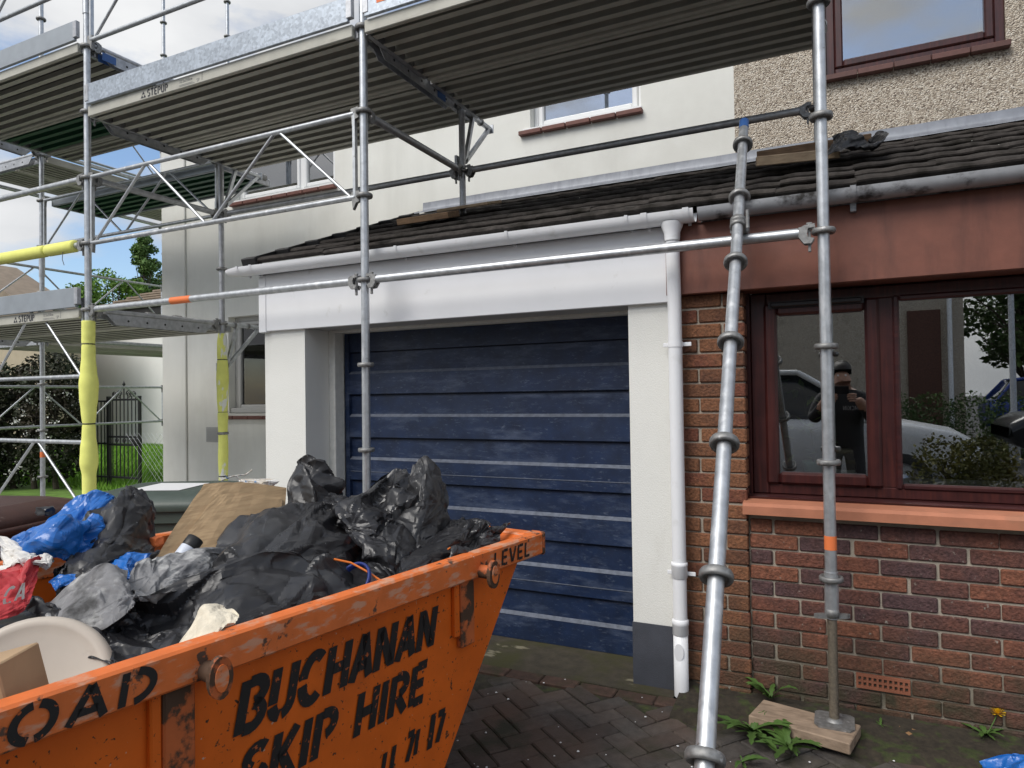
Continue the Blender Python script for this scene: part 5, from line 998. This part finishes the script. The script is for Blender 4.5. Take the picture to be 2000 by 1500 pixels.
# ================================================================== weeds, chips, small things on the paving
leafmat('leaf_dandelion',(.065,.12,.025),(.045,.09,.02)); mat('petal_yellow',(.80,.52,.01),.6); mat('leaf_dry',(.22,.12,.05),.8)
def rosette(c,n,L,label,seed,lift=.6,flower=None):
    rng=random.Random(seed); t=thing('dandelion',label,'weed',tuple(c),'weeds growing by the brick wall')
    for k in range(n):
        a=rng.uniform(0,6.28); l=L*rng.choice((.45,.7,.9,1.15))*rng.uniform(.8,1.1); el=rng.uniform(.15,1.5)*lift; b=MB(); rows=[]
        for i in range(9):
            u=i/8; w=l*.115*math.sin(math.pi*min(1,.12+u*.88))**.7*(1 if i%2 else .55)*(1.0 if u<.95 else .15); r=l*u; z=l*math.sin(el)*u*1.1-l*.75*u*u*math.sin(el)*.9+.008
            d=Vector((math.cos(a),math.sin(a),0)); s=Vector((-d.y,d.x,0)); p=Vector(c)+d*(r*math.cos(el*.6))+Vector((0,0,z)); rows.append([p-s*w+Vector((0,0,w*.3)),p,p+s*w+Vector((0,0,w*.3))])
        b.grid(rows,False); b.build('leaf','leaf_dandelion',t,False)
    if flower:
        b=MB(); f=Vector(flower); b.path([Vector(c),(Vector(c)+f)/2+Vector((.01,0,.02)),f],.0025,6); b.build('stalk','leaf_dandelion',t); b=MB()
        for k in range(46):
            a=k*2.4; r=.03; el=1.2-1.1*(k/46); d=Vector((math.cos(a)*math.cos(el),math.sin(a)*math.cos(el),math.sin(el))); s=Vector((-math.sin(a),math.cos(a),0))*.003; q=f+d*.004; b.add([q-s,q+s,q+d*.030+s*1.6,q+d*.030-s*1.6],[(0,1,2,3)])
        b.build('flower_head','petal_yellow',t,False)['kind']='stuff'
    return t
rosette(onZ(1470,1432,.02),26,.17,'leafy dandelion clump beside the wooden block',1); rosette(onZ(1540,1462,.02),26,.15,'spreading dandelion clump in front of the wooden block',2); rosette(onZ(1505,1368,.05),12,.15,'small weed sprouting behind the wooden block',3,1.0); rosette(onZ(1925,1440,.03),12,.13,'dandelion with one yellow flower at the foot of the brick wall',4,.9,onZ(1925,1440,.03)+Vector((.05,.05,.085)))
rosette(onZ(1450,1492,.01),8,.09,'low weed rosette beside the leaning upright',6); rosette(onZ(1720,1420,.03),5,.06,'tiny weed seedling right of the scaffold jack',7)
for k,(px,py) in enumerate(((1775,1425),(1790,1420),(1765,1415))):
    c=onZ(px,py,.05); b=MB(); b.grid([[c+Vector((.016*i-.016,.011*j-.01,.010*math.sin(i*1.5+k)+.006*j-.035)) for j in range(3)] for i in range(3)],True); tag(b.build('dry_leaf','leaf_dry',None,False),('curled dry brown leaf lying by the scaffold jack and the brick wall','dry brown leaf nearest the dandelion flower by the brick wall','dry brown leaf closest to the foot of the brick wall')[k],'dead leaf','dry leaves by the wall')
rng=np.random.default_rng(3); n=300; P=np.stack([rng.uniform(-1.9,.8,n),rng.uniform(1.1,3.35,n),np.full(n,.006)],1); keep=rng.random(n)<.75; P=P[keep]; n=len(P); V=[];Fc=[]
for i,p in enumerate(P):
    s=rng.uniform(.003,.010)*(1.5 if rng.random()<.08 else 1); a=rng.uniform(0,6.28); o=len(V)
    V+=[tuple(p+np.array([s*math.cos(a+k*1.57)*rng.uniform(.5,1),s*math.sin(a+k*1.57)*rng.uniform(.5,1),0])) for k in range(4)]+[tuple(p+np.array([0,0,s*.5]))]; Fc+=[(o,o+1,o+4),(o+1,o+2,o+4),(o+2,o+3,o+4),(o+3,o,o+4)]
tag(mesh_obj('paint_flakes',V,Fc,'label_white'),'white paint and render flakes scattered on the paving','debris',kind='stuff')
rg=[[tuple(on(p)) for p in r] for on in (lambda p:Vector((p[0],p[1],on_roof(0,p[1])+p[2])),) for r in ([(.0,4.33,.125),(.12,4.36,.125),(.23,4.40,.10)],[(-.02,4.20,.09),(.11,4.22,.10),(.26,4.28,.06)],[(-.08,4.08,.02),(.06,4.10,.03),(.18,4.18,.02)])]
tag(sheet_obj('rag','' or crumple(rg,1.15,21,1,16,.2,.006),'black_plastic'),'black plastic rag lying on the roof boards','rag')
bb=[[tuple(onZ(1915,1500,.02)+Vector((.1*i,-.09*j,.09*math.sin(min(3.1,.3+i*.9))*(1 if j else .7)))) for j in range(3)] for i in range(4)]
tag(sheet_obj('plastic_bag',crumple(bb,1.2,22,1,16,.12,.006),'blue_plastic'),'blue plastic bag lying on the paving by the brick wall','plastic bag')
# things on the inner sill
leafmat('leaf_house',(.16,.30,.06),(.24,.28,.05)); mat('pot_mint',(.20,.40,.33),.4); mat('book_a',(.30,.27,.22),.7,obj_rand=.6)
pp=onY(1588,915,3.78); pt=thing('pot_plant','leafy house plant in a mint green pot inside the window','pot plant',(pp.x,3.80,1.056)); b=MB(); b.lathe([(0,0),(.035,0),(.048,.07),(.052,.075),(.052,.085),(.046,.085),(.044,.07),(0,.065)],(pp.x,3.80,1.056),n=20); b.build('pot','pot_mint',pt)
b=MB(); st=[Vector((pp.x,3.80,1.12)),Vector((pp.x+.005,3.80,1.22)),Vector((pp.x-.02,3.80,1.36)),Vector((pp.x-.06,3.80,1.52))]; b.path(st,[.006,.005,.004,.002],6); b.build('stem','bark',pt)
rng=random.Random(4); b=MB()
for k in range(60):
    c=st[rng.choice((1,2,2,3))]+Vector((rng.uniform(-.10,.08),rng.uniform(-.05,.05),rng.uniform(-.06,.05))); a=rng.uniform(0,6.28); d=Vector((math.cos(a),math.sin(a)*.5,rng.uniform(-.7,.2))).normalized(); s=d.cross(Vector((0,0,1))).normalized()*.016; b.add([c,c+d*.03+s,c+d*.07,c+d*.03-s],[(0,1,2,3)])
b.build('foliage','leaf_house',pt,False)['kind']='stuff'
bz=1.056; bxp=onY(1650,890,3.78).x; rng=random.Random(8)
for k,(h,w) in enumerate(((.022,.10),(.014,.11),(.014,.105),(.03,.085),(.02,.09),(.03,.08),(.02,.075))):
    b=MB(Matrix.Translation((bxp+rng.uniform(-.006,.006),3.80,bz))@Matrix.Rotation(rng.uniform(-.1,.1),4,'Z')); b.box((-w/2,-.06,0),(w/2,.06,h-.001),.002); m_=mat('book_%d'%k,((.55,.55,.5),(.4,.5,.55),(.5,.5,.45),(.12,.09,.06),(.25,.2,.12),(.2,.17,.15),(.35,.3,.2))[k],.6); o=b.build('book',m_); tag(o,('white bound bottom','thin pale blue','thin pale grey','thick dark brown','tan','thick grey brown','small buff top')[k]+' book in the stack inside the window','book','books stacked inside the window'); bz+=h
# ================================================================== across the street (seen mirrored in the window panes)
mat('brick_dark',(.10,.045,.032),.85,var=.3,vscale=8); oh=thing('opposite_house','pebbledashed house across the street with a brick end and white downpipe','house',(-5,-17,0))
b=MB(); b.box((-14,-20,-.1),(3.1,-15,5.2)); b.build('wall','pebbledash',oh); b=MB(); b.box((1.75,-15,-.1),(2.55,-14.9,3.7)); b.build('brick_end','brick_dark',oh); b=MB(); b.tube((2.75,-14.8,0),(2.75,-14.8,5),.06,10); b.build('downpipe','pvc_white',oh); b=MB(); b.prism([(-14.3,-14.6,5.15),(-14.3,-17.5,7),(-14.3,-20.4,5.15)],(16.6,0,0)); b.build('roof','roof_tile',oh)
fn=thing('timber_fence','dark close boarded fence across the street','fence',(-4,-12,0)); 
for i in range(60): b=MB(); b.box((-9.5+i*.16,-12,-.05),(-9.5+i*.16+.15,-11.97,1.75+.02*math.sin(i*3))); b.build('board','bark',fn)
mat('car_white',(.62,.63,.64),.25); mat('car_dark',(.015,.016,.02),.22); mat('car_blue',(.01,.04,.24),.22); mat('car_glass',(.01,.012,.014),.05); mat('alloy',(.5,.5,.52),.3,metal=.9); mat('lamp_lens',(.5,.52,.55),.1)
def car(x,y,z0,yaw,m,label,L=4.4,Wd=1.82,Ht=1.66):
    """hatchback-like body: lofted side profile with rounded shoulders, glasshouse, wheels, lamps; front faces local +x"""
    M=Matrix.Translation((x,y,z0))@Matrix.Rotation(yaw,4,'Z'); t=thing('parked_car',label,'car',(x,y,z0),'cars parked on the street'); hl=L/2
    prof=[(-hl,.55,.95),(-hl+.06,.42,1.05),(-hl+.35,.30,1.08),(-.9,.26,1.08),(.9,.26,1.06),(hl-.75,.28,1.02),(hl-.25,.36,.92),(hl-.04,.48,.80),(hl,.56,.70)]
    b=MB(M); rows=[]
    for (px_,zb,zt) in prof:
        w=Wd/2*(1-.16*(abs(px_)/hl)**4); rows.append([(px_,w*.9,zb),(px_,w,zb+.16),(px_,w,zt-.16),(px_,w*.95,zt-.04),(px_,w*.80,zt),(px_,0,zt+.025),(px_,-w*.80,zt),(px_,-w*.95,zt-.04),(px_,-w,zt-.16),(px_,-w,zb+.16),(px_,-w*.9,zb),(px_,0,zb)])
    b.grid(rows,True,True); b.add(rows[0],[tuple(range(12))]); b.add(rows[-1],[tuple(range(12))]); b.build('body',m,t)
    g=[(-hl+.12,1.04,.02),(-hl+.50,Ht-.12,.20),(-.7,Ht,.24),(.25,Ht-.03,.24),(1.25,1.05,.04)]
    b=MB(M); b.grid([[(gx,(Wd/2-.06-ins*.6),1.03),(gx,(Wd/2-.08-ins),max(1.04,zt-.06)),(gx,(Wd/2-.22-ins),zt),(gx,-(Wd/2-.22-ins),zt),(gx,-(Wd/2-.08-ins),max(1.04,zt-.06)),(gx,-(Wd/2-.06-ins*.6),1.03)] for gx,zt,ins in g],True); b.build('glasshouse','car_glass',t)
    b=MB(M); b.grid([[(gx,s*(Wd/2-.20-.24),zt+.006) for s in (1,.5,0,-.5,-1)] for gx,zt,ins in ((-hl+.48,Ht-.115,0),(-.7,Ht+.005,0),(.28,Ht-.03,0))],True); b.build('roof',m,t)
    for s in (-1,1):
        b=MB(M)
        for p,q in (((1.25,1.05),(.25,Ht-.04)),((.25,Ht-.04),(-.7,Ht-.02)),((-.7,Ht-.02),(-hl+.5,Ht-.14)),((-hl+.5,Ht-.14),(-hl+.12,1.04)),((-.15,1.05),(-.2,Ht-.05))): b.tube((p[0],s*(Wd/2-.08-(.24 if p[1]>1.1 else .04)),p[1]),(q[0],s*(Wd/2-.08-(.24 if q[1]>1.1 else .04)),q[1]),.035,8)
        b.build('pillar',m,t)
        for wx in (-hl+.82,hl-.86):
            b=MB(M); b.lathe([(.22,-.1),(.32,-.1),(.335,-.07),(.335,.07),(.32,.1),(.22,.1)],(wx,s*(Wd/2-.10),.335),(0,1,0),24); wl=b.build('wheel','rubber',t); b=MB(M); b.lathe([(0,.03),(.06,.04),(.07,.01),(.20,.02),(.22,.05)],(wx,s*(Wd/2-.05),.335),(0,s,0),20); 
            for k in range(5): a=k*1.2566; b.box((-.02,0,.04),(.02,.02,.21),0,Matrix.Translation((wx,s*(Wd/2-.03),.335))@Matrix.Rotation(a,4,'Y'))
            b.build('rim','alloy',wl)
        b=MB(M); b.lathe([(0,.0),(.10,-.01),(.16,-.06),(.17,-.10)],(hl-.16,s*(Wd/2-.28),.74),(1,s*.5,.35),16); b.build('headlight','lamp_lens',t); b=MB(M); b.box((.95,s*(Wd/2-.02),1.03),(1.12,s*(Wd/2+.14),1.15),.03); b.build('mirror',m,t)
    return t
car(-.75,-3.1,.06,0,'car_white','white car parked behind the photographer',4.5,1.85,1.72); car(4.7,-7.2,.12,R(180),'car_dark','black car parked across the street'); car(5.3,-12.4,.15,R(0),'car_blue','blue car parked by the far hedge')
rng=np.random.default_rng(31)
sh=thing('golden_shrub','low golden green shrub at the edge of the driveway','shrub',(1.12,-1.05,0)); leaves('foliage',blob_points([(1.12+.22*math.cos(k),-1.05+.2*math.sin(k),.55+.28*math.sin(k*2.1),.3,.3,.25) for k in range(9)],5000,rng,.4),.05,'leaf_gold',sh,rng); b=MB()
for k in range(6): b.path([(1.12,-1.05,0),(1.12+.12*math.cos(k),-1.05+.12*math.sin(k),.4),(1.12+.2*math.cos(k),-1.05+.2*math.sin(k),.75)],[.015,.01,.005],5)
b.build('stems','bark',sh)['kind']='stuff'
lh=thing('street_hedge','dark trimmed hedge across the street','hedge',(3,-10.2,0)); leaves('foliage',blob_points([(.4+.7*k,-9.9,.7,.6,.5,.75) for k in range(6)],9000,rng,.45),.07,'leaf_mid',lh,rng)
for x,y,h,w,s in ((5.4,-19,7.5,2.6,71),(9.0,-21,8.5,3,72),(7.2,-26,9.5,3.2,73),(12,-18,8,3,74)): tree(x,y,h,w,'leaf_mid',('broad tree','tall tree','far tree','outer tree')[s-71]+' across the street beside the pebbledashed house',6000,.22,s,group='trees across the street')
lp=thing('street_lamp','grey street lamp post across the street','street lamp',(3.05,-9.0,0)); b=MB(); b.lathe([(.09,0),(.085,1.0),(.055,1.05),(.045,5.4)],(3.05,-9.0,0),n=12); b.build('column','galv_dull',lp); b=MB(); b.box((2.7,-9.08,5.4),(3.1,-8.92,5.52),.03); b.build('lantern','galv_dull',lp)
# ---- the person taking the picture
mat('skin',(.42,.24,.17),.55); mat('print_pale',(.30,.30,.30),.8); mat('hair',(.02,.015,.012),.6); mat('jacket',(.014,.014,.016),.75,bump=.3,bscale=30); mat('trousers',(.03,.03,.035),.85); mat('phone_black',(.01,.01,.012),.25); mat('boot',(.05,.035,.025),.7)
ps=thing('person','person in a black jacket holding up a phone to take a picture','person',(.02,-.42,0))
V=[(0,-.42,.98),(0,-.43,1.2),(0,-.43,1.42),(0,-.42,1.50),(0,-.40,1.60),(0,-.40,1.70), (.19,-.42,1.41),(.27,-.28,1.20),(.13,-.10,1.42), (-.19,-.42,1.41),(-.27,-.28,1.20),(-.13,-.10,1.42), (.10,-.42,.92),(.12,-.40,.50),(.12,-.43,.09),(.13,-.30,.04), (-.10,-.42,.92),(-.12,-.38,.50),(-.12,-.43,.09),(-.13,-.30,.04)]
Ed=[(0,1),(1,2),(2,3),(3,4),(4,5),(2,6),(6,7),(7,8),(2,9),(9,10),(10,11),(0,12),(12,13),(13,14),(14,15),(0,16),(16,17),(17,18),(18,19)]
rad=[(.18,.13),(.175,.13),(.20,.13),(.065,.07),(.085,.105),(.075,.09),(.095,.09),(.070,.070),(.045,.045),(.095,.09),(.070,.070),(.045,.045),(.11,.11),(.08,.08),(.055,.055),(.045,.04),(.11,.11),(.08,.08),(.055,.055),(.045,.04)]
me=bpy.data.meshes.new('body'); me.from_pydata([(v[0]+.02,v[1],v[2]) for v in V],Ed,[]); ob=bpy.data.objects.new('body',me); COL.objects.link(ob); place(ob,(0,0,0),ps); md=ob.modifiers.new('skin','SKIN'); 
for v,r in zip(me.skin_vertices[0].data,rad): v.radius=r
me.skin_vertices[0].data[0].use_root=True; ob.modifiers.new('sub','SUBSURF').levels=2; ob.modifiers['sub'].render_levels=2
for m_ in ('skin','jacket','trousers','boot'): me.materials.append(MATS[m_])
dg=bpy.context.evaluated_depsgraph_get(); ev=bpy.data.meshes.new_from_object(ob.evaluated_get(dg)); ob.modifiers.clear(); ob.data=ev
for p in ev.polygons:
    c=p.center; p.use_smooth=True; p.material_index=0 if (c.z>1.50 or (c.y>-.15 and c.z>1.3)) else 1 if c.z>.93 else 3 if c.z<.1 else 2
bm=bmesh.new(); bmesh.ops.create_uvsphere(bm,u_segments=20,v_segments=14,radius=1)
for v in bm.verts: v.co=Vector((v.co.x*.092+.02,v.co.y*.112-.415,v.co.z*.10+1.685+(.02 if v.co.y<0 else 0)))
bmesh.ops.delete(bm,geom=[v for v in bm.verts if v.co.z<1.64 or (v.co.y>-.36 and v.co.z<1.70)],context='VERTS'); V2=np.array([v.co[:] for v in bm.verts]); bm.verts.index_update(); F2=[tuple(v.index for v in f.verts) for f in bm.faces]; bm.free(); mesh_obj('hair',V2,F2,'hair',ps,True)
b=MB(); b.lathe([(0,.03),(.012,.022),(.016,.0),(.010,-.015),(0,-.015)],(.02,-.305,1.605),(0,.4,-1),10); 
b.build('nose','skin',ps)
for s in (-1,1):
    b=MB(); b.lathe([(0,.006),(.008,.004),(.010,0)],(.02+s*.034,-.302,1.645),(0,1,0),10); b.build('eye','label_white',ps)
    for k in range(5):   # fingers curled round the phone
        l=(.070,.075,.07,.055,.05)[k]; o=Vector((.02+s*.115,-.085,1.455-.021*k)) if k<4 else Vector((.02+s*.11,-.10,1.41)); b=MB(); b.path([o,o+Vector((-s*.012,.045,.004)),o+Vector((-s*.042,.066,.004)) if k<4 else o+Vector((-s*.045,.01,.03)),o+Vector((-s*l,.058,.002)) if k<4 else o+Vector((-s*.06,.012,.045))],[.010,.0095,.009,.007],8); b.build('finger','skin',ps)
b=MB(); lettering(b,'N',(0,0,0),(1,0,0),(0,0,1),.01); b=MB(); 
GL['M']=(.72,[[(.08,0),(.08,1)],[(.64,0),(.64,1)],[(.10,.95),(.36,.25)],[(.36,.25),(.62,.95)]]); lettering(b,'MCKIN',(.16,-.31,1.30),(-1,0,0),(0,0,1),.042,.16,.12); b.build('jacket_lettering','print_pale',ps,False)
ph=MB(); ph.box((-.078,-.032,1.462),(.078,-.024,1.538),.003); tag(ph.build('phone','phone_black'),'black phone held up in both hands','phone')
